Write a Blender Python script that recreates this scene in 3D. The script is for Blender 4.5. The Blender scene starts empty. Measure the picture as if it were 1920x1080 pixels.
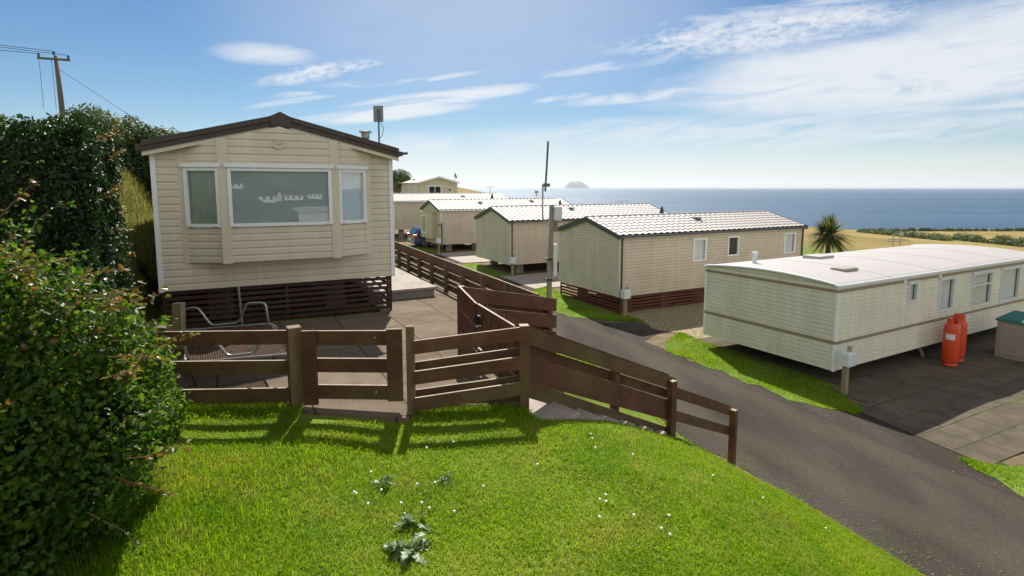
import bpy, math, random
import numpy as np
from mathutils import Vector, Matrix
random.seed(7)
RNG = np.random.default_rng(11)
S = bpy.context.scene
COL = S.collection
R = math.radians

# ------------------------------------------------------------------ helpers
# site frame: u runs across the road (downhill, to the sea), w runs along it
def UW(u, w): return (.891 * u - .454 * w, .454 * u + .891 * w)
def toUW(x, y): return (.891 * x + .454 * y, -.454 * x + .891 * y)
A_LONG = R(28.5)          # heading of the homes' long walls (x axis = bearing 61.5)

def tag(o, label=None, cat=None, group=None, kind=None):
    if label: o['label'] = label
    if cat: o['category'] = cat
    if group: o['group'] = group
    if kind: o['kind'] = kind
    return o

def thing(name, label, cat, loc=(0, 0, 0), rz=0, group=None):
    o = bpy.data.objects.new(name, None)
    o.empty_display_size = .2
    COL.objects.link(o)
    o.location = loc; o.rotation_euler = (0, 0, rz)
    return tag(o, label, cat, group)

def copy_thing(src, loc, rz=None, label=None):
    r = src.copy(); COL.objects.link(r); r.location = loc
    if rz is not None: r.rotation_euler = (0, 0, rz)
    if label: r['label'] = label
    for ch in list(src.children):
        c = ch.copy(); COL.objects.link(c); c.parent = r
        for g in list(ch.children):
            d = g.copy(); COL.objects.link(d); d.parent = c
    return r

class MB:
    def __init__(s): s.v = []; s.f = []; s.smooth = False
    def add(s, vs, fs):
        n = len(s.v); s.v += [tuple(p) for p in vs]; s.f += [tuple(i + n for i in f) for f in fs]; return s
    def quad(s, a, b, c, d): return s.add([a, b, c, d], [(0, 1, 2, 3)])
    def hexa(s, p):            # 8 corners: bottom 0-3, top 4-7
        return s.add(p, [(3, 2, 1, 0), (4, 5, 6, 7), (0, 1, 5, 4), (1, 2, 6, 5), (2, 3, 7, 6), (3, 0, 4, 7)])
    def box(s, x0, x1, y0, y1, z0, z1):
        return s.hexa([(x0, y0, z0), (x1, y0, z0), (x1, y1, z0), (x0, y1, z0), (x0, y0, z1), (x1, y0, z1), (x1, y1, z1), (x0, y1, z1)])
    def obox(s, c, hx, hy, z0, z1, a=0):
        ca, sa = math.cos(a), math.sin(a)
        q = [(c[0] + x * ca - y * sa, c[1] + x * sa + y * ca) for x, y in ((-hx, -hy), (hx, -hy), (hx, hy), (-hx, hy))]
        return s.hexa([(x, y, z0) for x, y in q] + [(x, y, z1) for x, y in q])
    def tube(s, pts, r, n=8, caps=True):
        pts = [Vector(p) for p in pts]
        rs = r if isinstance(r, (list, tuple)) else [r] * len(pts)
        base = len(s.v); up = Vector((.13, .31, .94))
        for i, p in enumerate(pts):
            t = (pts[min(i + 1, len(pts) - 1)] - pts[max(i - 1, 0)]).normalized()
            if abs(t.dot(up)) > .95: up = Vector((.94, .2, .1))
            a = t.cross(up).normalized(); b = t.cross(a)
            for k in range(n):
                q = 2 * math.pi * k / n
                s.v.append(tuple(p + (a * math.cos(q) + b * math.sin(q)) * rs[i]))
        for i in range(len(pts) - 1):
            for k in range(n):
                k2 = (k + 1) % n
                s.f.append((base + i * n + k, base + i * n + k2, base + (i + 1) * n + k2, base + (i + 1) * n + k))
        if caps:
            s.f.append(tuple(base + k for k in range(n))[::-1])
            s.f.append(tuple(base + (len(pts) - 1) * n + k for k in range(n)))
        return s
    def lathe(s, prof, n=24, c=(0, 0, 0)):
        base = len(s.v)
        for r, z in prof:
            for k in range(n):
                q = 2 * math.pi * k / n
                s.v.append((c[0] + r * math.cos(q), c[1] + r * math.sin(q), c[2] + z))
        for i in range(len(prof) - 1):
            for k in range(n):
                k2 = (k + 1) % n
                s.f.append((base + i * n + k, base + i * n + k2, base + (i + 1) * n + k2, base + (i + 1) * n + k))
        return s
    def extrude_poly(s, poly, ax, d0, d1):   # polygon in the plane of the two other axes, extruded along ax
        def P(a, b, d): return {0: (d, a, b), 1: (a, d, b), 2: (a, b, d)}[ax]
        n = len(poly)
        vs = [P(a, b, d0) for a, b in poly] + [P(a, b, d1) for a, b in poly]
        fs = [tuple(range(n))[::-1], tuple(range(n, 2 * n))] + [(i, (i + 1) % n, n + (i + 1) % n, n + i) for i in range(n)]
        return s.add(vs, fs)
    def build(s, name, mat, parent=None, bevel=0, smooth=False, recalc=True):
        me = bpy.data.meshes.new(name)
        me.from_pydata(s.v, [], s.f)
        if recalc:
            import bmesh
            bm = bmesh.new(); bm.from_mesh(me); bmesh.ops.recalc_face_normals(bm, faces=bm.faces); bm.to_mesh(me); bm.free()
        me.materials.append(mat)
        if smooth:
            me.shade_smooth()
        o = bpy.data.objects.new(name, me); COL.objects.link(o)
        if parent: o.parent = parent
        if bevel:
            m = o.modifiers.new('bevel', 'BEVEL'); m.width = bevel; m.segments = 2; m.limit_method = 'ANGLE'
        return o

def np_mesh(name, V, loops, k, mat, parent=None, smooth=False):
    me = bpy.data.meshes.new(name)
    n = len(loops) // k
    me.vertices.add(len(V)); me.vertices.foreach_set('co', np.asarray(V, np.float32).ravel())
    me.loops.add(len(loops)); me.loops.foreach_set('vertex_index', np.asarray(loops, np.int32))
    me.polygons.add(n); me.polygons.foreach_set('loop_start', np.arange(n, dtype=np.int32) * k)
    me.polygons.foreach_set('loop_total', np.full(n, k, np.int32))
    me.update(calc_edges=True); me.validate()
    me.materials.append(mat)
    if smooth: me.shade_smooth()
    o = bpy.data.objects.new(name, me); COL.objects.link(o)
    if parent: o.parent = parent
    return o

# ------------------------------------------------------------------ materials
def mk(name):
    m = bpy.data.materials.new(name); m.use_nodes = True
    nt = m.node_tree; nt.nodes.clear()
    out = nt.nodes.new('ShaderNodeOutputMaterial')
    return m, nt, out
def nd(nt, t, **kw):
    n = nt.nodes.new(t)
    for k, v in kw.items():
        if k.startswith('i_'): n.inputs[k[2:].replace('_', ' ')].default_value = v
        else: setattr(n, k, v)
    return n
def rgba(c): return (c[0], c[1], c[2], 1)
def ramp(nt, fac, stops):
    r = nt.nodes.new('ShaderNodeValToRGB'); e = r.color_ramp.elements
    while len(e) < len(stops): e.new(.5)
    for i, (p, c) in enumerate(stops): e[i].position = p; e[i].color = rgba(c) if len(c) == 3 else c
    nt.links.new(fac, r.inputs[0]); return r.outputs[0]
def mix(nt, fac, a, b, mode='MIX'):
    m = nt.nodes.new('ShaderNodeMix'); m.data_type = 'RGBA'; m.blend_type = mode
    for sock, val in ((m.inputs[0], fac), (m.inputs[6], a), (m.inputs[7], b)):
        if hasattr(val, 'is_linked') or isinstance(val, bpy.types.NodeSocket): nt.links.new(val, sock)
        elif isinstance(val, (int, float)): sock.default_value = val
        else: sock.default_value = rgba(val)
    return m.outputs[2]
def noise(nt, vec, scale, detail=4, rough=.55, dist=0):
    n = nt.nodes.new('ShaderNodeTexNoise'); n.inputs['Scale'].default_value = scale
    n.inputs['Detail'].default_value = detail; n.inputs['Roughness'].default_value = rough; n.inputs['Distortion'].default_value = dist
    if vec is not None: nt.links.new(vec, n.inputs['Vector'])
    return n.outputs[0]
def coords(nt, scale=(1, 1, 1), rot=(0, 0, 0)):
    t = nt.nodes.new('ShaderNodeTexCoord'); m = nt.nodes.new('ShaderNodeMapping')
    m.inputs['Scale'].default_value = scale; m.inputs['Rotation'].default_value = rot
    nt.links.new(t.outputs['Object'], m.inputs[0]); return m.outputs[0]
def math_(nt, op, a, b=None, c=None, clamp=False):
    m = nt.nodes.new('ShaderNodeMath'); m.operation = op; m.use_clamp = clamp
    for i, x in enumerate((a, b, c)):
        if x is None: continue
        if isinstance(x, bpy.types.NodeSocket): nt.links.new(x, m.inputs[i])
        else: m.inputs[i].default_value = x
    return m.outputs[0]
def principled(nt, out, col, rough=.6, metal=0, spec=.5, bump=None, bstr=.3, bdist=.01, coat=0):
    p = nt.nodes.new('ShaderNodeBsdfPrincipled')
    if isinstance(col, bpy.types.NodeSocket): nt.links.new(col, p.inputs['Base Color'])
    else: p.inputs['Base Color'].default_value = rgba(col)
    if isinstance(rough, bpy.types.NodeSocket): nt.links.new(rough, p.inputs['Roughness'])
    else: p.inputs['Roughness'].default_value = rough
    p.inputs['Metallic'].default_value = metal; p.inputs['Specular IOR Level'].default_value = spec
    p.inputs['Coat Weight'].default_value = coat
    if bump is not None:
        b = nt.nodes.new('ShaderNodeBump'); b.inputs['Strength'].default_value = bstr; b.inputs['Distance'].default_value = bdist
        nt.links.new(bump, b.inputs['Height']); nt.links.new(b.outputs[0], p.inputs['Normal'])
    if out is not None: nt.links.new(p.outputs[0], out.inputs[0])
    return p
def mat(name, col, rough=.6, var=.2, scale=4, col2=None, p0=.45, p1=.75, metal=0, spec=.5, bstr=0, bscale=60, stretch=(1, 1, 1), coat=0):
    """base colour broken by soft noise, optional second colour in patches"""
    m, nt, out = mk(name)
    v = coords(nt, stretch)
    n = noise(nt, v, scale, 6, .6)
    d = [max(0, c * (1 - var)) for c in col]; l = [min(1, c * (1 + var)) for c in col]
    c = ramp(nt, n, [(.3, d), (.7, l)])
    if col2:
        n2 = noise(nt, v, scale * .37 + .3, 7, .65)
        c = mix(nt, ramp(nt, n2, [(p0, (0, 0, 0)), (p1, (1, 1, 1))]), c, col2)
    if name.endswith('siding'):      # rain streaks and faint grime running down the panels
        st = ramp(nt, noise(nt, coords(nt, (3.2, 3.2, .22)), 1.6, 7, .7), [(.34, (.80, .80, .74)), (.60, (1.02, 1.02, 1.02))])
        c = mix(nt, .45, c, st, 'MULTIPLY')
        bl_ = ramp(nt, noise(nt, coords(nt), 1.1, 6, .7), [(.52, (0, 0, 0)), (.78, (.35, .35, .35))])
        c = mix(nt, bl_, c, (.36, .37, .25))
    b = noise(nt, v, bscale, 5, .6) if bstr else None
    principled(nt, out, c, rough, metal, spec, b, bstr, .01, coat)
    return m

def leafmat(name, cols, trans=.35, rough=.4, spec=.5, tmul=1.6, dark=None):
    m, nt, out = mk(name)
    g = nt.nodes.new('ShaderNodeNewGeometry')
    k = len(cols)
    c = ramp(nt, g.outputs['Random Per Island'], [(i / max(1, k - 1), col) for i, col in enumerate(cols)])
    v = coords(nt)
    n = noise(nt, v, 1.3, 3)
    c = mix(nt, ramp(nt, n, [(.35, (0, 0, 0)), (.7, (1, 1, 1))]), c, mix(nt, 1.0, c, (.72, .8, .75), 'MULTIPLY'))
    p = principled(nt, None, c, rough, 0, spec)
    t = nt.nodes.new('ShaderNodeBsdfTranslucent')
    nt.links.new(mix(nt, 1.0, c, (tmul, tmul * 1.05, tmul * .6), 'MULTIPLY'), t.inputs[0])
    ms = nt.nodes.new('ShaderNodeMixShader'); ms.inputs[0].default_value = trans
    nt.links.new(p.outputs[0], ms.inputs[1]); nt.links.new(t.outputs[0], ms.inputs[2])
    nt.links.new(ms.outputs[0], out.inputs[0])
    return m

def glassmat(name, tint=(.94, .97, .97), base=.02, kf=.45):
    m, nt, out = mk(name)
    f = nt.nodes.new('ShaderNodeFresnel'); f.inputs[0].default_value = 1.55
    fac = math_(nt, 'ADD', math_(nt, 'MULTIPLY', f.outputs[0], kf), base, clamp=True)
    t = nt.nodes.new('ShaderNodeBsdfTransparent'); t.inputs[0].default_value = rgba(tint)
    g = nt.nodes.new('ShaderNodeBsdfGlossy'); g.inputs['Roughness'].default_value = .01
    ms = nt.nodes.new('ShaderNodeMixShader')
    nt.links.new(fac, ms.inputs[0]); nt.links.new(t.outputs[0], ms.inputs[1]); nt.links.new(g.outputs[0], ms.inputs[2])
    nt.links.new(ms.outputs[0], out.inputs[0])
    return m

def slabmat(name, col, sx, sy, joint, mortar=.012, rot=R(-27), stain=None, weeds=None, off=.0, loc=(0, 0, 0)):
    m, nt, out = mk(name)
    t = nt.nodes.new('ShaderNodeTexCoord'); mp = nt.nodes.new('ShaderNodeMapping')
    mp.inputs['Rotation'].default_value = (0, 0, rot); mp.inputs['Location'].default_value = loc
    nt.links.new(t.outputs['Object'], mp.inputs[0]); v = mp.outputs[0]
    b = nt.nodes.new('ShaderNodeTexBrick'); nt.links.new(v, b.inputs['Vector'])
    b.inputs['Scale'].default_value = 1; b.inputs['Brick Width'].default_value = sx; b.inputs['Row Height'].default_value = sy
    b.inputs['Mortar Size'].default_value = mortar; b.inputs['Mortar Smooth'].default_value = .3; b.offset = off
    b.inputs['Color1'].default_value = rgba([c * .88 for c in col]); b.inputs['Color2'].default_value = rgba([c * 1.08 for c in col])
    b.inputs['Mortar'].default_value = rgba(joint)
    c = b.outputs[0]
    n = noise(nt, v, 2.2, 8, .65)
    c = mix(nt, ramp(nt, n, [(.42, (0, 0, 0)), (.68, (.8, .8, .8))]), c, stain or [x * .6 for x in col])
    n3 = noise(nt, v, 55, 3, .7)
    c = mix(nt, .45, c, ramp(nt, n3, [(.3, (.35, .35, .35)), (.7, (1, 1, 1))]), 'MULTIPLY')
    if weeds:
        jm = math_(nt, 'MULTIPLY', b.outputs['Fac'], ramp(nt, noise(nt, v, 1.7, 4), [(.45, (0, 0, 0)), (.6, (1, 1, 1))]))
        c = mix(nt, jm, c, weeds)
    h = math_(nt, 'SUBTRACT', math_(nt, 'MULTIPLY', n3, .35), b.outputs['Fac'])
    principled(nt, out, c, .95, 0, .12, h, .6, .008)
    return m

MT = {}
MT['cream'] = mat('cream_siding', (.66, .60, .485), .5, .07, 1.5, (.60, .545, .44), .5, .9, stretch=(1, 1, .5))
MT['beige'] = mat('beige_siding', (.565, .49, .39), .5, .09, 1.2, (.53, .455, .36), .5, .9)
MT['grass_bounce'] = mat('grass_bounce_siding', (.60, .55, .455), .5, .09, 1.2, (.53, .49, .40), .5, .9)  # end-wall cream with the light bounced off the grass put into its colour
MT['cream2'] = mat('yellow_cream_siding', (.56, .52, .36), .5, .05, 1.2)
MT['white_siding'] = mat('old_white_siding', (.72, .69, .585), .45, .08, 1.0, (.66, .64, .52), .45, .85)
MT['white_end'] = mat('greenish_white_siding', (.67, .67, .56), .45, .08, 1.0, (.60, .61, .47), .45, .85)
MT['trim_cream'] = mat('cream_trim', (.63, .57, .445), .45, .05, 3)
MT['upvc'] = mat('white_plastic_frame', (.78, .80, .83), .35, .03, 5)
MT['brownfascia'] = mat('brown_fascia', (.052, .036, .03), .5, .2, 6)
MT['greytrim'] = mat('dark_grey_trim', (.06, .062, .065), .45, .15, 6)
MT['band'] = mat('brown_band', (.26, .20, .14), .5, .1, 6)
MT['tile'] = mat('pale_roof_tile', (.375, .345, .315), .58, .08, 1.2, (.38, .34, .30), .5, .85, spec=.6)
MT['whiteroof'] = mat('white_roof_sheet', (.385, .36, .342), .62, .06, .8, (.38, .345, .32), .45, .85)
MT['creamroof'] = mat('cream_roof_sheet', (.72, .68, .58), .5, .05, .8)
MT['dark'] = mat('dark_interior', (.03, .028, .025), .9, .3, 3)  # near-black, also for the blocks standing in for unlit rooms
MT['blind'] = mat('grey_blind', (.60, .68, .73), .8, .03, 3)
MT['curtain'] = mat('grey_curtain', (.74, .73, .74), .85, .12, 9, stretch=(6, 6, .4))
MT['netcurtain'] = mat('pink_curtain', (.76, .70, .66), .85, .12, 7, (.5, .22, .17), .6, .7)
MT['glass'] = glassmat('window_glass')
MT['glass_big'] = glassmat('bay_window_glass', (.92, .96, .96), .10, 1.3)
def woodmat(name, col, col2, p0, p1, sunlit_top=(.34, .25, .165)):
    m, nt, out = mk(name); v = coords(nt)
    n = noise(nt, v, 3, 6, .6); g = noise(nt, coords(nt, (6, 6, 60)), 1.2, 5, .6)
    c = ramp(nt, n, [(.3, [x * .65 for x in col]), (.7, [x * 1.3 for x in col])])
    c = mix(nt, .5, c, ramp(nt, g, [(.35, (.5, .5, .5)), (.65, (1.2, 1.2, 1.2))]), 'MULTIPLY')
    c = mix(nt, ramp(nt, noise(nt, v, 1.4, 7, .65), [(p0, (0, 0, 0)), (p1, (1, 1, 1))]), c, col2)
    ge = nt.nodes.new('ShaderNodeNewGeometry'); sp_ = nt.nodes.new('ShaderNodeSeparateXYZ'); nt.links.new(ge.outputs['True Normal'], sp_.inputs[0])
    top = math_(nt, 'MULTIPLY', math_(nt, 'SUBTRACT', sp_.outputs[2], .55), 3.0, clamp=True)      # upward faces painted paler to look sunlit
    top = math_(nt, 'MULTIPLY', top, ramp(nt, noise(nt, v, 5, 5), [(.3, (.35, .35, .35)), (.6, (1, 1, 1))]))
    c = mix(nt, top, c, sunlit_top)
    principled(nt, out, c, .65, 0, .4, g, .25, .006); return m
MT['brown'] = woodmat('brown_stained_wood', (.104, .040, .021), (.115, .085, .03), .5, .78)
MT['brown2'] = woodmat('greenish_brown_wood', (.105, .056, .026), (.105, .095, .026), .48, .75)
MT['oldpost'] = mat('weathered_post_wood', (.145, .085, .043), .75, .3, 6, (.10, .10, .035), .45, .7, bstr=.35, bscale=50, stretch=(3, 3, .4))
MT['redwood'] = mat('red_stained_slats', (.105, .022, .013), .6, .3, 4)
MT['skirt'] = mat('dark_maroon_slats', (.05, .014, .011), .6, .3, 4, (.05, .045, .02), .5, .75)
MT['post'] = mat('grey_timber_pole', (.25, .21, .165), .8, .3, 5, (.13, .11, .085), .5, .7, bstr=.3, bscale=40, stretch=(3, 3, .3))
MT['palepost'] = mat('pale_timber_post', (.26, .22, .12), .75, .2, 6, stretch=(3, 3, .4))
MT['boxgrey'] = mat('pale_grey_plastic', (.62, .66, .68), .4, .05, 6)
MT['metal'] = mat('galvanised_metal', (.42, .43, .43), .38, .2, 9, (.3, .2, .12), .62, .75, metal=.8)
MT['panelgrey'] = mat('grey_plastic_panel', (.24, .27, .275), .5, .05, 6)
MT['greenmetal'] = mat('green_grey_metal', (.10, .16, .16), .5, .15, 6, metal=.3)
MT['rust'] = mat('rusty_mesh', (.11, .06, .032), .9, .4, 8, (.07, .05, .035), .5, .6)
MT['orange'] = mat('orange_red_paint', (.62, .062, .018), .38, .1, 5, (.48, .05, .02), .5, .8)
MT['whitepaint'] = mat('white_lettering', (.8, .78, .75), .5, .03, 8)
MT['brass'] = mat('brass_valve', (.35, .22, .08), .35, .2, 9, metal=1)
MT['taupe'] = mat('taupe_plastic', (.31, .26, .215), .6, .06, 3)
MT['greenlid'] = mat('dark_green_plastic', (.015, .12, .10), .5, .1, 4)
MT['carblue'] = mat('dark_blue_car_paint', (.02, .035, .16), .25, .05, 3, coat=1)
MT['tail'] = mat('red_tail_light', (.75, .08, .07), .2, .05, 3)
MT['tyre'] = mat('black_rubber', (.02, .02, .02), .8, .2, 8)
MT['alloy'] = mat('alloy_rim', (.6, .6, .6), .3, .05, 8, metal=.9)
MT['darkglass'] = mat('dark_car_glass', (.02, .045, .055), .08, .1, 3)
MT['bark'] = mat('grey_bark', (.09, .065, .045), .9, .3, 8, bstr=.4)
MT['twig'] = mat('reddish_twig', (.22, .10, .05), .7, .2, 9)
MT['concrete'] = mat('pale_concrete', (.33, .275, .225), .85, .15, 6, (.19, .165, .13), .5, .75, bstr=.4, bscale=60)
MT['pier'] = mat('concrete_block', (.26, .24, .21), .9, .2, 6, bstr=.3)
MT['parasol'] = mat('dark_green_canvas', (.012, .075, .055), .8, .15, 5)
MT['polewood'] = mat('creosoted_pole', (.11, .09, .08), .8, .25, 5, stretch=(3, 3, .3))
MT['wire'] = mat('black_cable', (.03, .03, .035), .5, .1, 5)
MT['black'] = mat('black_iron', (.012, .012, .012), .5, .1, 5)
MT['rock'] = mat('island_rock', (.13, .135, .11), .9, .4, .012, (.10, .13, .06), .45, .7)
MT['soil'] = mat('dry_soil', (.17, .125, .07), .95, .3, 3, (.07, .09, .02), .45, .65, bstr=.5, bscale=30)

def grassmat():
    m, nt, out = mk('lawn_grass'); g = nt.nodes.new('ShaderNodeNewGeometry'); v = coords(nt)
    c = ramp(nt, g.outputs['Random Per Island'], [(0, (.145, .24, .005)), (.3, (.205, .315, .006)), (.6, (.265, .365, .007)), (.85, (.18, .27, .005)), (1, (.36, .34, .05))])
    c = mix(nt, ramp(nt, noise(nt, v, .9, 6, .6), [(.38, (0, 0, 0)), (.62, (.9, .9, .9))]), c, mix(nt, 1.0, c, (.50, .68, .6), 'MULTIPLY'))
    c = mix(nt, ramp(nt, noise(nt, v, 2.3, 7, .65), [(.46, (0, 0, 0)), (.70, (.7, .7, .7))]), c, (.32, .28, .06))
    p = principled(nt, None, c, .7, 0, .08)
    t = nt.nodes.new('ShaderNodeBsdfTranslucent'); nt.links.new(mix(nt, 1.0, c, (1.65, 1.75, .6), 'MULTIPLY'), t.inputs[0])
    ms = nt.nodes.new('ShaderNodeMixShader'); ms.inputs[0].default_value = .5
    nt.links.new(p.outputs[0], ms.inputs[1]); nt.links.new(t.outputs[0], ms.inputs[2]); nt.links.new(ms.outputs[0], out.inputs[0]); return m
MT['grass'] = grassmat()
MT['drygrass'] = leafmat('dry_bank_grass', [(.30, .22, .09), (.36, .27, .11), (.20, .19, .06), (.10, .14, .03), (.33, .26, .12)], .4, .7, .3, 1.2)
MT['hawthorn'] = leafmat('hawthorn_leaves', [(.028, .072, .007), (.05, .112, .010), (.10, .16, .015), (.025, .06, .007), (.064, .122, .012), (.16, .185, .024)], .45, .42, .3, 2.0)
MT['redleaf'] = leafmat('young_red_leaves', [(.24, .10, .03), (.22, .15, .03), (.15, .17, .03), (.28, .11, .05)], .4, .4, .5, 1.3)
MT['hedge'] = leafmat('hedge_leaves', [(.011, .031, .006), (.018, .046, .007), (.010, .028, .006), (.040, .078, .011)], .26, .45, .3, 1.6)
MT['gorse'] = leafmat('scrub_leaves', [(.065, .10, .024), (.085, .12, .028), (.05, .082, .024), (.12, .14, .04)], .3, .5, .4, 1.3)
MT['palmleaf'] = leafmat('palm_leaves', [(.10, .14, .03), (.17, .19, .06), (.07, .10, .025), (.22, .21, .09)], .3, .65, .25, 1.2)
MT['palmdry'] = leafmat('dead_palm_leaves', [(.10, .065, .03), (.14, .09, .04), (.07, .05, .025)], .25, .7, .3, 1.1)
MT['weed'] = leafmat('thistle_leaves', [(.10, .17, .05), (.15, .22, .08), (.07, .13, .03)], .25, .45, .5, 1.2)
MT['petal'] = mat('white_petals', (.82, .80, .76), .7, .05, 20)
MT['stem'] = mat('green_stem', (.10, .16, .03), .6, .1, 9)

# ------------------------------------------------------------------ ground
def sm(a, b, x):
    t = np.clip((x - a) / (b - a), 0, 1); return t * t * (3 - 2 * t)
def lerp(a, b, t): return a + (b - a) * t
def road_z(w): return -4.82 + .016 * np.clip(w, -40, 60)
def ground(x, y):
    x = np.asarray(x, float); y = np.asarray(y, float)
    u = .891 * x + .454 * y; w = -.454 * x + .891 * y
    rz = road_z(w)
    top = -2.37 - .19 * sm(3.0, 4.2, u) * sm(6.5, 8, w)
    us = lerp(2.55, 4.45, sm(6.2, 8.2, w)) - .8 * sm(4.0, 1.5, w)
    t = np.clip((u - us) / (7.35 - us), 0, 1)
    t = t ** 1.5
    z = top + (rz - top) * t
    z = z - .16 * sm(2.7, 3.0, u) * sm(5.7, 4.9, u) * sm(-.42, -.22, w - (5.13 + .249 * (u - 2.76))) * sm(7.3, 6.9, w)
    # pads, then the fields falling to the shore
    d = np.clip(u - 26, 0, None)
    z = np.maximum(z - .070 * d, np.where(d > 0, -27.5, -99))
    # bank on the left
    b = np.clip((-1.25 - .15 * sm(8, 4, w) * 8 - u), 0, None)
    bank = 3.2 * (1 - np.exp(-b / .6)) + .10 * np.clip(b - 2, 0, 160)
    z = z + bank * lerp(.35, 1, sm(4, 8.5, w)) * sm(-40, 0, w)
    # swell of fields beyond the far homes and the hillside behind the viewer
    z = z + 9.2 * np.exp(-(((x + 46) / 55) ** 2 + ((y - 205) / 70) ** 2))
    z = z + sm(-200, -420, y) * 45 + sm(-25, -260, y) * .5 * (.75 + .25 * np.sin(x * .013 + 1))
    # shore
    uc = np.clip(345 + 2.5 * (220 - w), 330, 540) + 9 * np.sin(w * .05)
    z = np.where(u > uc, z - .5 * (u - uc), z)
    rough = .015 * np.sin(x * 3.1 + 1) * np.sin(y * 2.7) + .02 * np.sin(x * 1.1) * np.sin(y * 1.3 + 2)
    flat = sm(7.2, 8, u) * sm(13, 11, u)
    z = z + rough * (1 - flat)
    return np.maximum(z, -34)
def gz(x, y): return float(ground(x, y))

def axis(segs):
    a = [segs[0][0]]
    for lo, hi, n in segs: a += list(np.linspace(lo, hi, n + 1)[1:])
    return np.array(a)
gu = axis([(-420, -60, 30), (-60, -8, 40), (-8, 14, 150), (14, 40, 40), (40, 600, 110)])
gw = axis([(-460, -40, 30), (-40, -4, 30), (-4, 20, 150), (20, 60, 60), (60, 520, 80)])
UU, WW = np.meshgrid(gu, gw)
XX = .891 * UU - .454 * WW; YY = .454 * UU + .891 * WW
ZZ = ground(XX, YY)
nu, nw = len(gu), len(gw)
idx = np.arange(nu * nw).reshape(nw, nu)
loops = np.stack([idx[:-1, :-1], idx[:-1, 1:], idx[1:, 1:], idx[1:, :-1]], -1).ravel()
# ground material: turf near, dry soil by the homes, straw fields far off
m, nt, out = mk('ground_cover')
v = coords(nt, rot=(0, 0, R(-27)))
sep = nt.nodes.new('ShaderNodeSeparateXYZ'); nt.links.new(v, sep.inputs[0])
turf = ramp(nt, noise(nt, v, 1.6, 7, .65), [(.3, (.07, .11, .01)), (.5, (.12, .18, .014)), (.72, (.19, .21, .04))])
dry = ramp(nt, noise(nt, v, 2.5, 8, .7), [(.3, (.06, .075, .02)), (.5, (.17, .125, .07)), (.75, (.27, .21, .12))])
field = ramp(nt, noise(nt, coords(nt, (1, .25, 1), (0, 0, R(-70))), .035, 7, .6), [(.3, (.14, .12, .03)), (.5, (.24, .175, .05)), (.72, (.32, .23, .08))])
fu = math_(nt, 'MULTIPLY', math_(nt, 'MULTIPLY', math_(nt, 'SUBTRACT', sep.outputs[0], 9.5), .6, clamp=True), math_(nt, 'MULTIPLY', math_(nt, 'SUBTRACT', 27.0, sep.outputs[0]), .4, clamp=True))
c = mix(nt, fu, turf, dry)
edge_ = math_(nt, 'ADD', sep.outputs[0], math_(nt, 'MULTIPLY', math_(nt, 'SUBTRACT', noise(nt, v, 2.4, 6, .65), .5), 1.5))
eb = math_(nt, 'MULTIPLY', math_(nt, 'MULTIPLY', math_(nt, 'SUBTRACT', edge_, 6.75), 2.2, clamp=True), math_(nt, 'MULTIPLY', math_(nt, 'SUBTRACT', 9.0, sep.outputs[0]), 2.0, clamp=True))
c = mix(nt, eb, c, ramp(nt, noise(nt, v, 9, 6, .7), [(.3, (.10, .08, .045)), (.6, (.20, .15, .09)), (.8, (.13, .14, .04))]))
ff = math_(nt, 'MULTIPLY', math_(nt, 'SUBTRACT', sep.outputs[0], 48.0), .12, clamp=True)
fw = math_(nt, 'MULTIPLY', math_(nt, 'SUBTRACT', sep.outputs[1], 60.0), .05, clamp=True)
fb = math_(nt, 'MULTIPLY', math_(nt, 'SUBTRACT', -1.0, sep.outputs[0]), .5, clamp=True)
c = mix(nt, math_(nt, 'MULTIPLY', fb, .7), c, ramp(nt, noise(nt, v, 1.1, 7, .6), [(.35, (.05, .07, .015)), (.55, (.20, .17, .06)), (.75, (.33, .25, .10))]))
behind = math_(nt, 'MULTIPLY', math_(nt, 'ADD', sep.outputs[1], 30.0), .05, clamp=True)
c = mix(nt, math_(nt, 'MULTIPLY', math_(nt, 'MAXIMUM', ff, fw), behind), c, field)
c = mix(nt, math_(nt, 'SUBTRACT', 1.0, behind), c, ramp(nt, noise(nt, coords(nt), .03, 5), [(.35, (.045, .055, .04)), (.6, (.10, .105, .075))]))
principled(nt, out, c, .95, 0, .15, noise(nt, v, 14, 6, .7), .6, .03)
g = np_mesh('ground', np.stack([XX, YY, ZZ], -1).reshape(-1, 3), loops, 4, m, smooth=True)
tag(g, kind='structure')

def strip(name, ws, ul, ur, mat_, lift, n=14, zfun=None):
    V = []
    for w, a, b in zip(ws, ul, ur):
        for k in range(n + 1):
            u = a + (b - a) * k / n; x, y = UW(u, w)
            V.append((x, y, (zfun(u, w) if zfun else gz(x, y)) + lift))
    L = []
    for i in range(len(ws) - 1):
        for k in range(n):
            a = i * (n + 1) + k; L += [a, a + 1, a + n + 2, a + n + 1]
    o = np_mesh(name, V, L, 4, mat_, smooth=True)
    return tag(o, kind='structure')

# road
m, nt, out = mk('worn_asphalt')
v = coords(nt, rot=(0, 0, R(-27)))
sep = nt.nodes.new('ShaderNodeSeparateXYZ'); nt.links.new(v, sep.inputs[0])
c = ramp(nt, noise(nt, coords(nt, (1, .22, 1), (0, 0, R(-27))), .9, 7, .62), [(.28, (.033, .028, .022)), (.5, (.058, .049, .039)), (.74, (.092, .078, .062))])
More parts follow.
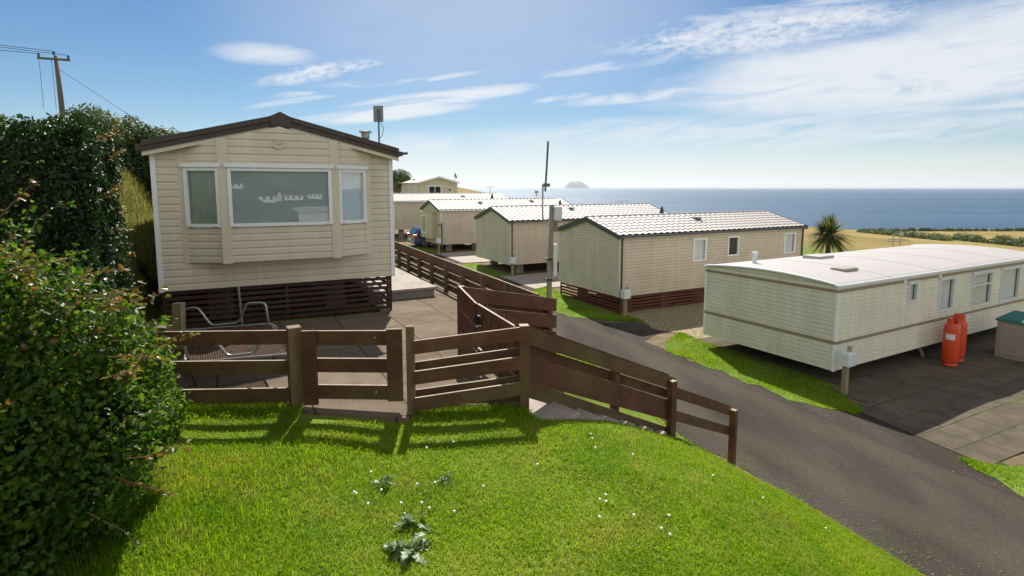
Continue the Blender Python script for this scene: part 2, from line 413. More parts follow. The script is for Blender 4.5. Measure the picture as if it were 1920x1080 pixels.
# paler worn wheel tracks
wob = math_(nt, 'ADD', sep.outputs[0], math_(nt, 'MULTIPLY', noise(nt, v, .35, 3), 1.2))
tr = math_(nt, 'SINE', math_(nt, 'MULTIPLY', wob, 3.6))
c = mix(nt, math_(nt, 'MULTIPLY', math_(nt, 'MAXIMUM', tr, 0.0), .45), c, (.095, .079, .061))
c = mix(nt, .6, c, ramp(nt, noise(nt, v, 26, 4, .8), [(.3, (.6, .6, .6)), (.7, (1.35, 1.3, 1.25))]), 'MULTIPLY')
fine = noise(nt, v, 85, 3, .75)
c = mix(nt, .75, c, ramp(nt, fine, [(.33, (.45, .45, .45)), (.62, (1.25, 1.25, 1.25))]), 'MULTIPLY')
c = mix(nt, ramp(nt, noise(nt, v, 2.1, 8, .7), [(.62, (0, 0, 0)), (.74, (.6, .6, .6))]), c, (.06, .055, .045))
seam = math_(nt, 'ABSOLUTE', math_(nt, 'SUBTRACT', math_(nt, 'ADD', sep.outputs[0], math_(nt, 'MULTIPLY', noise(nt, v, .8, 5), .35)), 10.85))
c = mix(nt, math_(nt, 'SUBTRACT', .8, math_(nt, 'MULTIPLY', seam, 28.0), clamp=True), c, (.022, .02, .017))
principled(nt, out, c, .95, 0, .12, fine, .7, .008)
ws = np.linspace(-12, 62, 260)
ul = 7.46 + .10 * np.sin(ws * 1.3) + .06 * np.sin(ws * 4.1) + .03 * np.sin(ws * 9.7)
ur = 11.05 + .10 * np.sin(ws * .9 + 1) + .05 * np.sin(ws * 3.3)
for a, b, d in ((12.9, 15.2, 1.2), (20.9, 24.2, 1.6), (29.5, 34, 1.6), (3.5, 8.0, .75)):
    ur = ur + d * sm(a, a + .5, ws) * sm(b, b - .5, ws)
road = strip('road', ws, ul, ur, m, .012, 24)

# turf strips in front of the homes
turfm = mat('verge_turf', (.11, .18, .008), .95, .35, 5, (.22, .19, .04), .55, .8, bstr=.5, bscale=30)
def patch(name, w0, w1, base_l, base_r, taper, lift=.019):
    ws = np.linspace(w0, w1, 60); t = (ws - w0) / (w1 - w0)
    e = (1 - np.abs(2 * t - 1) ** taper)
    a = base_r - (base_r - base_l) * e + .07 * np.sin(ws * 5.3) + .04 * np.sin(ws * 11)
    b = base_r + .0 * ws
    strip(name, ws, np.minimum(a, b - .02), b, turfm, lift, 8)
    return ws, a, b
ws = np.linspace(6.75, 13.0, 60); a = 10.95 + .55 * sm(7.6, 6.7, ws) + 1.6 * sm(11.6, 13.1, ws) ** 2 + .07 * np.sin(ws * 5.3) + .04 * np.sin(ws * 11)
b = np.minimum(12.65, np.maximum(a + .03, 11.75 + .75 * (ws - 6.75)))
strip('verge', ws, np.minimum(a, b - .02), b, turfm, .019, 8); P1 = (ws, a, b)
P2 = patch('verge', 14.7, 21.4, 10.45, 12.6, 3.2)
ws = np.linspace(-2.2, 4.75, 60); a = 10.35 + .85 * sm(2.9, 4.8, ws) + .06 * np.sin(ws * 5.3) + .04 * np.sin(ws * 11)
b = np.minimum(12.6, a + .04 + 1.3 * (4.75 - ws))
strip('verge', ws, a, b, turfm, .019, 8); P3 = (ws, a, b)
P4 = patch('verge', 24.4, 29.4, 10.6, 12.6, 3)
P5 = patch('verge', 34.4, 39.4, 10.6, 12.6, 3)

# patio of concrete slabs, with terrace edge
slab = slabmat('patio_slabs', (.205, .158, .110), .92, .92, (.05, .042, .03), .012, stain=(.12, .095, .068), off=.0, loc=(.2, .1, 0))
mb = MB()
edge = [(-1.15, 7.22), (.45, 6.42), (.66, 5.98), (1.52, 5.36), (1.78, 5.60), (2.80, 5.14), (2.95, 6.95), (4.2, 7.45), (4.42, 18), (2.5, 18), (2.5, 10.35), (-1.15, 10.35)]
pts = [UW(u, w) for u, w in edge]
n = len(pts)
mb.add([(x, y, -2.33) for x, y in pts] + [(x, y, -2.75) for x, y in pts], [tuple(range(n))] + [(i, (i + 1) % n, n + (i + 1) % n, n + i) for i in range(n)])
tag(mb.build('patio', slab), kind='structure')

# paving beside the white home
pav = slabmat('mossy_paving', (.145, .118, .085), .62, .62, (.05, .05, .025), .016, stain=(.08, .067, .05), weeds=(.075, .10, .015), off=.35)
ws = np.linspace(4.4, 12.2, 40)
strip('paving', ws, np.where(ws < 6.9, 11.55 + .12 * (ws - 5.9), 12.3) + 0 * ws, 24 + 0 * ws, pav, .022, 12)
gravel = mat('pale_gravel', (.33, .245, .155), .95, .35, 30, (.13, .12, .035), .44, .58, bstr=.8, bscale=60)
ws = np.linspace(12.25, 16.2, 30)
strip('gravel', ws, 12.35 + .15 * np.sin(ws * 4), 24 + 0 * ws, gravel, .02, 10)
ws = np.linspace(21.2, 24.6, 20)
strip('concrete_pad', ws, 11.9 + .0 * ws, 21 + 0 * ws, MT['concrete'], .035, 6)
ws = np.linspace(29.5, 34.2, 20)
strip('concrete_pad', ws, 11.9 + .0 * ws, 21 + 0 * ws, MT['concrete'], .035, 6)

# ------------------------------------------------------------------ homes
def siding(mb, O, U, N, length, z0, prof, course=.12, lap=.022, holes=(), skew=None):
    """profiled boards on a wall with a groove at each board's head; prof = (eave,) plain or (eave, ridge) gable;
    skew = (z_start, z_end) sloping top; O,U,N plan vectors"""
    ez = prof[0]; rz = prof[1] if len(prof) > 1 else ez
    if skew: ez, rz = min(skew), max(skew)
    cuts = {round(ez, 4), round(rz, 4)}
    z = z0
    while z < rz:
        for f_ in (0, .66, .84): cuts.add(round(z + f_ * course, 4))
        z += course
    for h in holes: cuts |= {round(h[2], 4), round(h[3], 4)}
    cuts = sorted(c for c in cuts if z0 - 1e-6 <= c <= rz + 1e-6)
    def off(z, up):
        f_ = ((z - z0) / course + (1e-3 if up else -1e-3)) % 1
        return lap if f_ <= .66 else lap * (.84 - f_) / .18 if f_ <= .84 else lap * (f_ - .84) / .16
    def lim(z):
        if z <= ez or rz <= ez: return 0, length
        if skew:
            k = (z - ez) / (rz - ez) * length
            return (k, length) if skew[1] > skew[0] else (0, length - k)
        k = (z - ez) / (rz - ez) * length / 2; return k, length - k
    def P(s, z, o_): return (O[0] + U[0] * s + N[0] * o_, O[1] + U[1] * s + N[1] * o_, z)
    for a, b in zip(cuts[:-1], cuts[1:]):
        if b - a < 1e-4: continue
        oa, ob = off(a, True), off(b, False)
        (la, ra), (lb, rb) = lim(a), lim(b)
        mid = (a + b) / 2
        segs = [(0, length)]
        for h in holes:
            if h[2] < mid < h[3]:
                new = []
                for s0, s1 in segs:
                    if h[1] <= s0 or h[0] >= s1: new.append((s0, s1))
                    else:
                        if h[0] > s0: new.append((s0, h[0]))
                        if h[1] < s1: new.append((h[1], s1))
                segs = new
        for s0, s1 in segs:
            a0, a1, b0, b1 = max(s0, la), min(s1, ra), max(s0, lb), min(s1, rb)
            if a1 <= a0: continue
            mb.quad(P(a0, a, oa), P(a1, a, oa), P(max(b1, b0), b, ob), P(b0, b, ob))
    return mb

def frame_box(mb, O, U, N, s0, s1, z0, z1, d0, d1):
    def P(s, z, d): return (O[0] + U[0] * s + N[0] * d, O[1] + U[1] * s + N[1] * d, z)
    mb.hexa([P(s0, z0, d0), P(s1, z0, d0), P(s1, z0, d1), P(s0, z0, d1), P(s0, z1, d0), P(s1, z1, d0), P(s1, z1, d1), P(s0, z1, d1)])

def window(parent, O, U, N, s0, s1, z0, z1, fr=.055, framemat='upvc', bars=(), vbars=(), cover='curtain', name='window', glass='glass', depth=.045, curtain_gap=0.0):
    m_ = MB()
    frame_box(m_, O, U, N, s0, s1, z1 - fr, z1, -.03, depth); frame_box(m_, O, U, N, s0, s1, z0, z0 + fr, -.03, depth)
    frame_box(m_, O, U, N, s0, s0 + fr, z0 + fr, z1 - fr, -.03, depth); frame_box(m_, O, U, N, s1 - fr, s1, z0 + fr, z1 - fr, -.03, depth)
    for b in bars: frame_box(m_, O, U, N, s0 + fr, s1 - fr, b - .022, b + .022, -.02, depth - .004)
    for b in vbars: frame_box(m_, O, U, N, b - .025, b + .025, z0 + fr, z1 - fr, -.02, depth - .004)
    w_ = m_.build(name, MT[framemat], parent)
    g_ = MB()
    def P(s, z, d): return (O[0] + U[0] * s + N[0] * d, O[1] + U[1] * s + N[1] * d, z)
    g_.quad(P(s0 + fr, z0 + fr, .005), P(s1 - fr, z0 + fr, .005), P(s1 - fr, z1 - fr, .005), P(s0 + fr, z1 - fr, .005))
    g_.build('pane', MT[glass], w_)
    if cover == 'blind':
        b_ = MB(); frame_box(b_, O, U, N, s0 + fr * .6, s1 - fr * .6, z0 + fr * .6, z1 - fr * .6, -.05, -.04); b_.build('blind', MT['blind'], w_)
    elif cover:
        b_ = MB(); k = 28
        for q in range(k):
            f0, f1 = q / k, (q + 1) / k
            if curtain_gap and abs((f0 + f1) / 2 - .5) < curtain_gap / 2: continue
            a, b = lerp(s0 + fr * .5, s1 - fr * .5, f0), lerp(s0 + fr * .5, s1 - fr * .5, f1)
            da, db = -.065 + .02 * math.sin(f0 * 44), -.065 + .02 * math.sin(f1 * 44)
            b_.quad(P(a, z0 + .02, da), P(b, z0 + .02, db), P(b, z1 - .02, db), P(a, z1 - .02, da))
        b_.build('curtain', MT[cover], w_)
    return w_

def tile_roof(L, W, ez, rz, ov, name, material, parent, oh=.12, period=.30, rows=7, flat=False):
    """two slopes; local frame: x along, y across 0..W; wavy pan tiles in stepped rows"""
    mb = MB()
    run = W / 2 + ov; sl = (rz - ez) / (W / 2)
    x0, x1 = -oh, L + oh
    nx = 6 * int((x1 - x0) / period)
    xs = [x0 + (x1 - x0) * i / nx for i in range(nx + 1)]
    prof = [0, .35, .8, 1, .8, .35]
    for side in (0, 1):
        base = len(mb.v); rowpts = []
        for r in range(rows):
            for e in (0, 1):
                f = (r + e) / rows                      # 0 at eave
                d = run * (1 - f)                       # distance from ridge
                lift = (.026 * (1 - e) + .004) if not flat else .01
                rowpts.append((d, rz - d * sl + .05 + lift))
        for d, z in rowpts:
            y = W / 2 - d if side == 0 else W / 2 + d
            for i, x in enumerate(xs):
                mb.v.append((x, y, z + (0 if flat else .032 * prof[i % 6])))
        n1 = nx + 1
        for j in range(len(rowpts) - 1):
            for i in range(nx):
                a = base + j * n1 + i
                mb.f.append((a, a + 1, a + n1 + 1, a + n1))
    o = mb.build(name, material, parent, recalc=False)
    # ridge capping
    c = MB()
    for k in range(int((x1 - x0) / .4)):
        xa = x0 + k * .4
        c.tube([(xa, W / 2, rz + .055), (xa + .385, W / 2, rz + .062)], [.062, .07], 8)
    if not flat: c.build('ridge_cap', material, o)
    return o

def roof_core(L, W, ez, rz, ov, oh, material, parent, name='soffit'):
    sl = (rz - ez) / (W / 2); z0 = ez - ov * sl
    mb = MB(); mb.extrude_poly([(-ov, z0 + .005), (W / 2, rz + .005), (W + ov, z0 + .005), (W + ov, z0 + .04), (W / 2, rz + .045), (-ov, z0 + .04)], 0, -oh + .01, L + oh - .01)
    return mb.build(name, material, parent)

def barge(L, W, ez, rz, ov, oh, h, material, parent, t=.03, lift=.085, name='barge_board', ends=(0, 1)):
    sl = (rz - ez) / (W / 2); z0 = ez - ov * sl
    for e in ends:
        x0, x1 = (-oh - t, -oh) if e == 0 else (L + oh, L + oh + t)
        for s_ in (0, 1):
            ya, yb = (-ov - .02, W / 2) if s_ == 0 else (W + ov + .02, W / 2)
            mb = MB(); mb.extrude_poly([(ya, z0 - h + lift), (yb, rz - h + lift), (yb, rz + lift), (ya, z0 + lift)], 0, x0, x1)
            mb.build(name, material, parent)

def slats(mb, p0, p1, z0, z1, n, hgt, t=.02, posts=0, postw=.04):
    """horizontal slats between two local plan points"""
    d = Vector((p1[0] - p0[0], p1[1] - p0[1])); L = d.length; d.normalize(); nrm = Vector((-d.y, d.x))
    for k in range(n):
        z = z0 + (z1 - z0 - hgt) * k / max(1, n - 1)
        a, b = Vector(p0), Vector(p1)
        q = [a - nrm * t / 2, b - nrm * t / 2, b + nrm * t / 2, a + nrm * t / 2]
        j = [random.uniform(-.008, .008) for _ in range(2)]
        mb.hexa([(q[0].x, q[0].y, z + j[0]), (q[1].x, q[1].y, z + j[1]), (q[2].x, q[2].y, z + j[1]), (q[3].x, q[3].y, z + j[0]),
                 (q[0].x, q[0].y, z + hgt + j[0]), (q[1].x, q[1].y, z + hgt + j[1]), (q[2].x, q[2].y, z + hgt + j[1]), (q[3].x, q[3].y, z + hgt + j[0])])
    for k in range(posts):
        f = k / max(1, posts - 1)
        c = Vector(p0).lerp(Vector(p1), f) + nrm * (t / 2 + postw / 2)
        mb.obox(c, postw / 2, postw / 2, z0 - .03, z1, math.atan2(d.y, d.x))

def caravan(label, corner, zb, W, L, ez, rz, wins, long_mat='beige', end_mat='grass_bounce', trim='greytrim', downpipe='greytrim', skirt=None, gnd=None, vents=(), group=None, rot=A_LONG, roofmat='tile', flat=False, name='static_caravan', gutter='greytrim'):
    """local frame: origin at the near ground corner below the home, x along the long wall, y across; z is world minus gnd"""
    t = thing(name, label, 'static caravan', (corner[0], corner[1], gnd), rot, group)
    zb -= gnd; ez -= gnd; rz -= gnd
    U, N = (1, 0), (0, -1)
    holes = [(a, b, z0 - gnd, z1 - gnd) for a, b, z0, z1 in [w_[:4] for w_ in wins]]
    mb = MB(); siding(mb, (0, 0), U, N, L, zb, (ez,), .115, holes=holes); mb.build('long_wall', MT[long_mat], t)
    mb = MB(); siding(mb, (L, W), (-1, 0), (0, 1), L, zb, (ez,), .115); mb.build('long_wall', MT[long_mat], t)
    mb = MB(); siding(mb, (0, W), (0, -1), (-1, 0), W, zb, (ez, rz), .115); mb.build('end_wall', MT[end_mat], t)
    mb = MB(); siding(mb, (L, 0), (0, 1), (1, 0), W, zb, (ez, rz), .115); mb.build('end_wall', MT[end_mat], t)
    mb = MB(); mb.box(.04, L - .04, .04, W - .04, zb + .005, zb + .1); mb.box(.3, L - .3, .3, W - .3, zb + .102, ez - .05) if not wins else mb.box(.3, L - .3, .5, W - .3, zb + .102, ez - .05)
    mb.build('floor_and_dark_fill', MT['dark'], t)  # floor plus a near-black block painted in for the shade of the room
    # corner trims
    cm = MT['trim_cream'] if long_mat in ('beige', 'cream2') else MT['upvc']
    for x, y in ((0, 0), (L, 0), (0, W), (L, W)):
        mb = MB(); mb.box(x - .03, x + .05 if x == 0 else x + .03, y - .03 if y == 0 else y - .05, y + .05 if y == 0 else y + .03, zb - .01, ez - .005)
        mb.build('corner_trim', cm, t)
    for s0, s1, z0, z1, cov, *rest in wins:
        window(t, (0, 0), U, N, s0, s1, z0 - gnd, z1 - gnd, cover=cov, curtain_gap=rest[0] if rest else 0)
    ov, oh = .10, .10
    roof_core(L, W, ez, rz, ov, oh, MT['greytrim'], t)
    rf = tile_roof(L, W, ez, rz, ov, 'roof', MT[roofmat], t, oh, flat=flat)
    barge(L, W, ez, rz, ov, oh, .17, MT[trim], t)
    sl = (rz - ez) / (W / 2)
    for y0, y1 in ((-ov - .075, -ov - .003), (W + ov + .003, W + ov + .075)):
        mb = MB(); mb.box(-oh, L + oh, y0, y1, ez - ov * sl - .03, ez - ov * sl + .05); mb.build('gutter', MT[gutter], t)
    mb = MB(); mb.tube([(.07, -.1, ez - .05), (.07, -.055, ez - .16), (.07, -.055, zb - .25)], .034, 8); mb.build('downpipe', MT[downpipe], t)
    mb = MB(); mb.tube([(L - .07, -.1, ez - .05), (L - .07, -.055, ez - .16), (L - .07, -.055, zb - .1)], .034, 8)
    mb.build('downpipe', MT[downpipe], t)
    for vx, vf in vents:
        y = W / 2 * vf; z = rz - (W / 2 - y) * sl + .10
        mb = MB(); mb.box(vx - .14, vx + .14, y - .12, y + .08, z, z + .03); mb.box(vx - .2, vx + .1, y - .16, y + .1, z + .05, z + .075)
        mb.build('roof_vent', MT['greenmetal'], t)
    if skirt:
        mb = MB(); h = zb - .02
        slats(mb, (.03, .02), (L - .03, .02), .05, h, 5, .075, posts=9); slats(mb, (.02, W - .03), (.02, .03), .05, h, 5, .075, posts=4)
        slats(mb, (L - .02, W - .03), (L - .02, .03), .05, h, 5, .075, posts=4)
        mb.build('skirting', MT[skirt], t)
    for x in np.arange(.8, L, 1.9):
        for y in (.55, W - .55): mb = MB(); mb.box(x - .2, x + .2, y - .1, y + .1, -.1, zb + .003); mb.build('support_block', MT['pier'], t)
    return t

C1, C2, C3, C4 = (3.84, 19.83), (-.08, 27.8), (-4.68, 36.5), (-9.5, 44.8)
HG = 'static caravans along the road'
h1 = caravan('beige static caravan with dark red slatted skirting and three windows in its long wall', C1, -3.93, 3.85, 10.3, -1.735, -1.2,
    [(3.59, 4.3, -2.86, -1.98, 'curtain'), (5.51, 6.15, -2.77, -1.97, None), (9.0, 9.76, -2.86, -1.97, 'curtain')], skirt='redwood', gnd=-4.56, vents=[(5.03, .62)], group=HG)
h2 = caravan('beige static caravan on block supports, second in the row behind the red skirted caravan', C2, -3.88, 3.95, 10.7, -1.69, -1.09, [], skirt=None, gnd=-4.42, vents=[(4.6, .7)], group=HG)
h3 = caravan('beige static caravan with a boxed bay window on its gable end and a white downpipe', C3, -3.75, 3.5, 10.5, -1.49, -.92, [], long_mat='beige', end_mat='cream2', downpipe='upvc', gnd=-4.26, vents=[(3.4, .6), (7.6, .7)], group=HG, gutter='upvc')
h4 = caravan('long pale static caravan behind the parked blue car, its gable end hidden', C4, -3.4, 3.8, 10.6, -1.14, -.62, [], long_mat='beige', end_mat='grass_bounce', downpipe='upvc', gnd=-4.1, vents=[(6.5, .5)], group=HG, gutter='upvc')
# boxed bay on the third home's gable end
mb = MB(); mb.box(-.33, -.03, .75, 3.15, .85, 2.55); bay = mb.build('bay_box', MT['cream2'], h3)
window(h3, (-.33, 2.85), (0, -1), (-1, 0), .15, 1.25, 1.15, 2.38, cover='curtain', fr=.09, vbars=(), curtain_gap=.3)
mb = MB(); mb.box(-.34, -.02, .7, 3.2, 2.55, 2.62); mb.build('bay_top', MT['cream2'], h3)
mb = MB(); slats(mb, (.0, 3.4), (.0, 2.3), .05, .45, 4, .07, posts=2); mb.build('skirting', MT['redwood'], h3)

# far cream home with pale roof
far = thing('static_caravan', 'cream home with a gabled front and patio doors standing highest and farthest up the slope', 'static caravan', (-9.56, 58.0, -2.2), R(24))
Wf, Lf = 4.1, 9.5
mb = MB(); siding(mb, (0, 0), (1, 0), (0, -1), Wf, .5, (2.7, 3.2), .14, holes=[(.9, 2.45, 1.05, 2.35), (3.1, 3.45, 1.75, 2.1)]); mb.build('end_wall', MT['cream2'], far)
mb = MB(); siding(mb, (0, Lf), (0, -1), (-1, 0), Lf, .5, (2.7,), .14); mb.build('long_wall', MT['white_end'], far)
mb = MB(); siding(mb, (Wf, 0), (0, 1), (1, 0), Lf, .5, (2.7,), .14); siding(mb, (Wf, Lf), (-1, 0), (0, 1), Wf, .5, (2.7, 3.2), .14); mb.build('long_wall', MT['white_end'], far)
window(far, (0, 0), (1, 0), (0, -1), .9, 2.45, 1.05, 2.35, fr=.09, vbars=(1.68,), cover='curtain', curtain_gap=.8)
window(far, (0, 0), (1, 0), (0, -1), 3.1, 3.45, 1.75, 2.1, fr=.05, cover=None)
for s0, s1 in ((1.2, 1.7), (4.4, 4.75), (7.0, 7.5)):
    window(far, (0, Lf), (0, -1), (-1, 0), Lf - s1, Lf - s0, 1.3, 2.3, fr=.06, cover=None)
mb = MB(); mb.box(.3, Wf - .3, .3, Lf - .3, .5, 2.6); mb.box(.1, Wf - .1, .1, Lf - .1, -.6, .52); mb.build('floor_and_dark_fill', MT['dark'], far)
mb = MB(); mb.extrude_poly([(-.2, 2.62), (Wf / 2, 3.24), (Wf + .2, 2.62), (Wf + .2, 2.7), (Wf / 2, 3.33), (-.2, 2.7)], 1, -.25, Lf + .2); mb.build('roof', MT['creamroof'], far)
for a, b in ((-.2, Wf / 2), (Wf + .2, Wf / 2)):
    mb = MB(); mb.extrude_poly([(a, 2.56), (b, 3.18), (b, 3.36), (a, 2.74)], 1, -.285, -.252); mb.build('barge_board', MT['upvc'], far)
mb = MB(); mb.box(.5, .8, 4.4, 4.9, 2.95, 3.08); mb.build('roof_vent', MT['greenmetal'], far)
d = MB()
for k in range(10): pass
d.lathe([(0, 0), (.12, .02), (.25, .08), (.33, .16)], 18); dish = d.build('satellite_dish', MT['greenmetal'], far); dish.location = (Wf - .15, .35, 3.35); dish.rotation_euler = (R(70), 0, R(60))
mb = MB(); mb.tube([(Wf - .1, .5, 2.5), (Wf - .1, .5, 3.4), (Wf - .1, .4, 3.45)], .025, 6); mb.tube([(Wf - .15, .35, 3.35), (Wf + .25, .2, 3.4)], .015, 6); mb.build('dish_bracket', MT['greenmetal'], far)

# white home with curved roof
C5 = (7.48, 12.65); g5 = -4.69
hw = thing('static_caravan', 'old white static caravan with a curved white roof, brown bands and four windows', 'static caravan', (C5[0], C5[1], g5), R(29.5))
W5, L5 = 3.8, 11.3; zb = -4.25 - g5; ez = -2.24 - g5; rise = .12
def arc_z(y): return ez + rise * (1 - (2 * y / W5 - 1) ** 2)
wl = [(3.05, 3.5, -2.94, -2.44, 'curtain', ()), (4.67, 5.5, -3.37, -2.47, 'curtain', ()), (6.57, 7.82, -3.45, -2.47, 'netcurtain', (-2.83,)), (8.44, 9.77, -3.48, -2.47, 'curtain', ())]
holes = [(a, b, c_ - g5, d_ - g5) for a, b, c_, d_, _, _ in wl]
mb = MB(); siding(mb, (0, 0), (1, 0), (0, -1), L5, zb, (ez,), .105, .022, holes=holes); mb.build('long_wall', MT['white_siding'], hw)
mb = MB(); siding(mb, (L5, W5), (-1, 0), (0, 1), L5, zb, (ez,), .105, .022); mb.build('long_wall', MT['white_siding'], hw)
for e in (0, 1):
    mb = MB()
    if e == 0: siding(mb, (0, W5), (0, -1), (-1, 0), W5, zb, (ez,), .105, .022)
    else: siding(mb, (L5, 0), (0, 1), (1, 0), W5, zb, (ez,), .105, .022)
    x = 0 if e == 0 else L5
    k = 20
    for i in range(k):
        a, b = W5 * i / k, W5 * (i + 1) / k
        mb.quad((x, a, ez), (x, b, ez), (x, b, arc_z(b) + .001), (x, a, arc_z(a) + .001))
    mb.build('end_wall', MT['white_end'], hw)
for s0, s1, z0, z1, cv, bars in wl:
    window(hw, (0, 0), (1, 0), (0, -1), s0, s1, z0 - g5, z1 - g5, fr=.045, framemat='trimgrey' if 'trimgrey' in MT else 'boxgrey', cover=cv, bars=[b - g5 for b in bars])
    mb = MB(); frame_box(mb, (0, 0), (1, 0), (0, -1), s0 - .06, s1 + .06, z1 - g5 + .003, z1 - g5 + .05, .0, .06); mb.build('drip_strip', MT['boxgrey'], hw)
mb = MB(); mb.box(.04, L5 - .04, .04, W5 - .04, zb + .004, zb + .1); mb.box(.3, L5 - .3, .5, W5 - .3, zb + .102, ez - .03); mb.build('floor_and_dark_fill', MT['dark'], hw)
# curved roof sheet with seams
mb = MB(); k = 26; xs = [-.06] + [i * 2.26 for i in range(1, 5)] + [L5 + .06]
o5 = .05
def roofpt(x, i, dz=0):
    y = -o5 + (W5 + 2 * o5) * i / k; yy = min(max(y, 0), W5); return (x, y, arc_z(yy) + .02 + dz - (.03 if i in (0, k) else 0))
for xa, xb in zip(xs[:-1], xs[1:]):
    for i in range(k): mb.quad(roofpt(xa + .003, i), roofpt(xb - .003, i), roofpt(xb - .003, i + 1), roofpt(xa + .003, i + 1))
rf = mb.build('roof', MT['whiteroof'], hw, recalc=False)
mb = MB()
for xa in xs[1:-1]: mb.tube([roofpt(xa, i, .002) for i in range(k + 1)], .005, 6)
mb.build('roof_seam', MT['whiteroof'], rf)
for x in (-.06, L5 + .06):
    mb = MB(); mb.tube([roofpt(x, i, -.005) for i in range(k + 1)], .028, 8); mb.build('edge_trim', MT['upvc'], hw)
mb = MB(); mb.box(-.05, L5 + .05, -o5 - .03, -o5 + .01, ez - .05, ez + .015); mb.build('gutter', MT['boxgrey'], hw)
for z0, z1 in ((-2.47 - g5 + .06, -2.47 - g5 + .13), (-3.62 - g5, -3.55 - g5)):
    mb = MB()
    if z1 > 1.8:
        for a, b in ((0, 2.78), (2.95, 4.55), (4.72, L5)): mb.box(a, b, -.034, -.002, z0, z1)
    else: mb.box(0, L5, -.034, -.002, z0, z1)
    mb.box(-.034, -.002, -.034, W5, z0, z1); mb.build('brown_band', MT['band'], hw)
for a in (2.86, 4.63): mb = MB(); mb.box(a - .07, a + .07, -.04, -.004, -2.44 - g5, ez - .052); mb.build('cover_strip', MT['white_siding'], hw)
for x, y in ((0, 0), (0, W5), (L5, 0)): mb = MB(); mb.box(x - .03, x + .03, y - .03, y + .03, zb - .015, ez); mb.build('corner_trim', MT['upvc'], hw)
mb = MB(); mb.box(3.2, 3.95, 2.45, 3.0, arc_z(2.7) + .0, arc_z(2.7) + .11); mb.build('roof_hatch', MT['whiteroof'], hw, bevel=.03)
mb = MB(); mb.box(1.55, 2.15, .75, 1.15, arc_z(.9) + .0, arc_z(.9) + .09); mb.build('roof_hatch', MT['taupe'], hw, bevel=.03)
mb = MB(); mb.lathe([(.06, 0), (.06, .27), (.085, .27), (.085, .34), (.0, .35)], 14, (.95, 2.95, arc_z(2.9))); mb.build('flue', MT['boxgrey'], hw)
mb = MB(); mb.tube([(.5, .35, zb - .02), (4.6, .35, zb - .08)], .045, 8); mb.tube([(4.6, .35, zb - .08), (4.6, .2, .03)], .045, 8); mb.build('drain_pipe', MT['pier'], hw)
for x in np.arange(1.3, L5, 2.1):
    for y in (.8, W5 - .8): mb = MB(); mb.box(x - .2, x + .2, y - .1, y + .1, -.1, zb + .006); mb.build('support_block', MT['pier'], hw)

# ---- the near home on the terrace (gable end with a three-part bay window)
gP = -2.33
A0 = Vector((-5.61, 8.84)); e1 = Vector((.896, .444)).normalized()
hx = math.atan2(e1.y, e1.x)
h0 = thing('static_caravan', 'large cream static caravan with brown roof edge and a three-part bay window', 'static caravan', (A0.x, A0.y, gP), hx)
# local: x across the front (left to right), y into the depth, z above the slabs
W0, L0 = 3.74, 10.6; zb = -1.665 - gP; ez = .565 - gP; rz = 1.04 - gP
mb = MB(); siding(mb, (0, 0), (1, 0), (0, -1), W0, zb, (ez, rz), .117, .017); mb.build('end_wall', MT['cream'], h0)
mb = MB(); siding(mb, (W0, 0), (0, 1), (1, 0), L0, zb, (ez,), .117, .017); siding(mb, (0, L0), (0, -1), (-1, 0), L0, zb, (ez,), .117, .017); siding(mb, (W0, L0), (-1, 0), (0, 1), W0, zb, (ez, rz), .117, .017)
mb.build('long_wall', MT['cream'], h0)
mb = MB(); mb.box(.05, W0 - .05, .05, L0 - .05, zb + .006, zb + .12); mb.box(.1, W0 - .1, .15, L0 - .1, zb + .122, ez - .02); mb.build('floor_and_dark_fill', MT['dark'], h0)
for x, y in ((0, 0), (W0, 0), (0, L0), (W0, L0)): mb = MB(); mb.box(x - .035, x + .035, y - .035, y + .035, zb - .01, ez - .01); mb.build('corner_trim', MT['upvc'], h0)
# bay: plan points
B = [Vector((.372, 0)), Vector((.975, -.30)), Vector((2.685, -.30)), Vector((3.306, 0))]
bz0 = -1.215 - gP
def gable(x): return ez + (rz - ez) * (1 - abs(2 * x / W0 - 1)) - .03
wz0, wz1 = -.645 - gP, .345 - gP
for i in range(3):
    a, b = B[i], B[i + 1]; U = (b - a); ln = U.length; U = U / ln; N = Vector((U.y, -U.x))
    mb = MB()
    hole = [(.05, ln - .05, wz0, wz1)] if i != 1 else [(.05, ln - .05, wz0, wz1)]
    # boards up to just under the verge
    if i == 1: siding(mb, a, U, N, ln, bz0, (gable(a.x) - .02, gable(W0 / 2) - .02), .117, .017, holes=hole)
    else:
        siding(mb, a, U, N, ln, bz0, (0,), .117, .017, holes=hole, skew=(gable(a.x), gable(b.x)))
    mb.build('bay_panel', MT['cream'], h0)
    w_ = window(h0, a, U, N, .055, ln - .055, wz0 + .005, wz1 - .03, fr=.055, cover='blind', glass='glass_big', name='window', depth=.045)
    mb = MB(); frame_box(mb, a, U, N, .02, ln - .02, wz1 - .028, wz1 + .03, .0, .075); mb.build('drip_strip', MT['upvc'], w_)
    mb = MB()
    for s_ in (.14, ln - .14): frame_box(mb, a, U, N, s_ - .03, s_ + .03, wz0 + .01, wz0 + .035, .046, .062)
    mb.build('handle', MT['boxgrey'], w_)
mb = MB(); mb.add([(p.x, p.y, bz0) for p in B] + [(p.x, p.y, bz0 + .02) for p in B], [(0, 1, 2, 3), (7, 6, 5, 4), (0, 1, 5, 4), (1, 2, 6, 5), (2, 3, 7, 6)])
mb.build('bay_floor', MT['trim_cream'], h0)
for i, p in enumerate(B):
    mb = MB(); top = gable(p.x) - .01
    wd = .075 if i in (1, 2) else .05
    mb.obox((p.x, p.y + .0), wd, .028, bz0 - .02, top, 0 if i in (1, 2) else (R(-13) if i == 0 else R(13)))
    mb.build('bay_pillar', MT['trim_cream'], h0, bevel=.008)
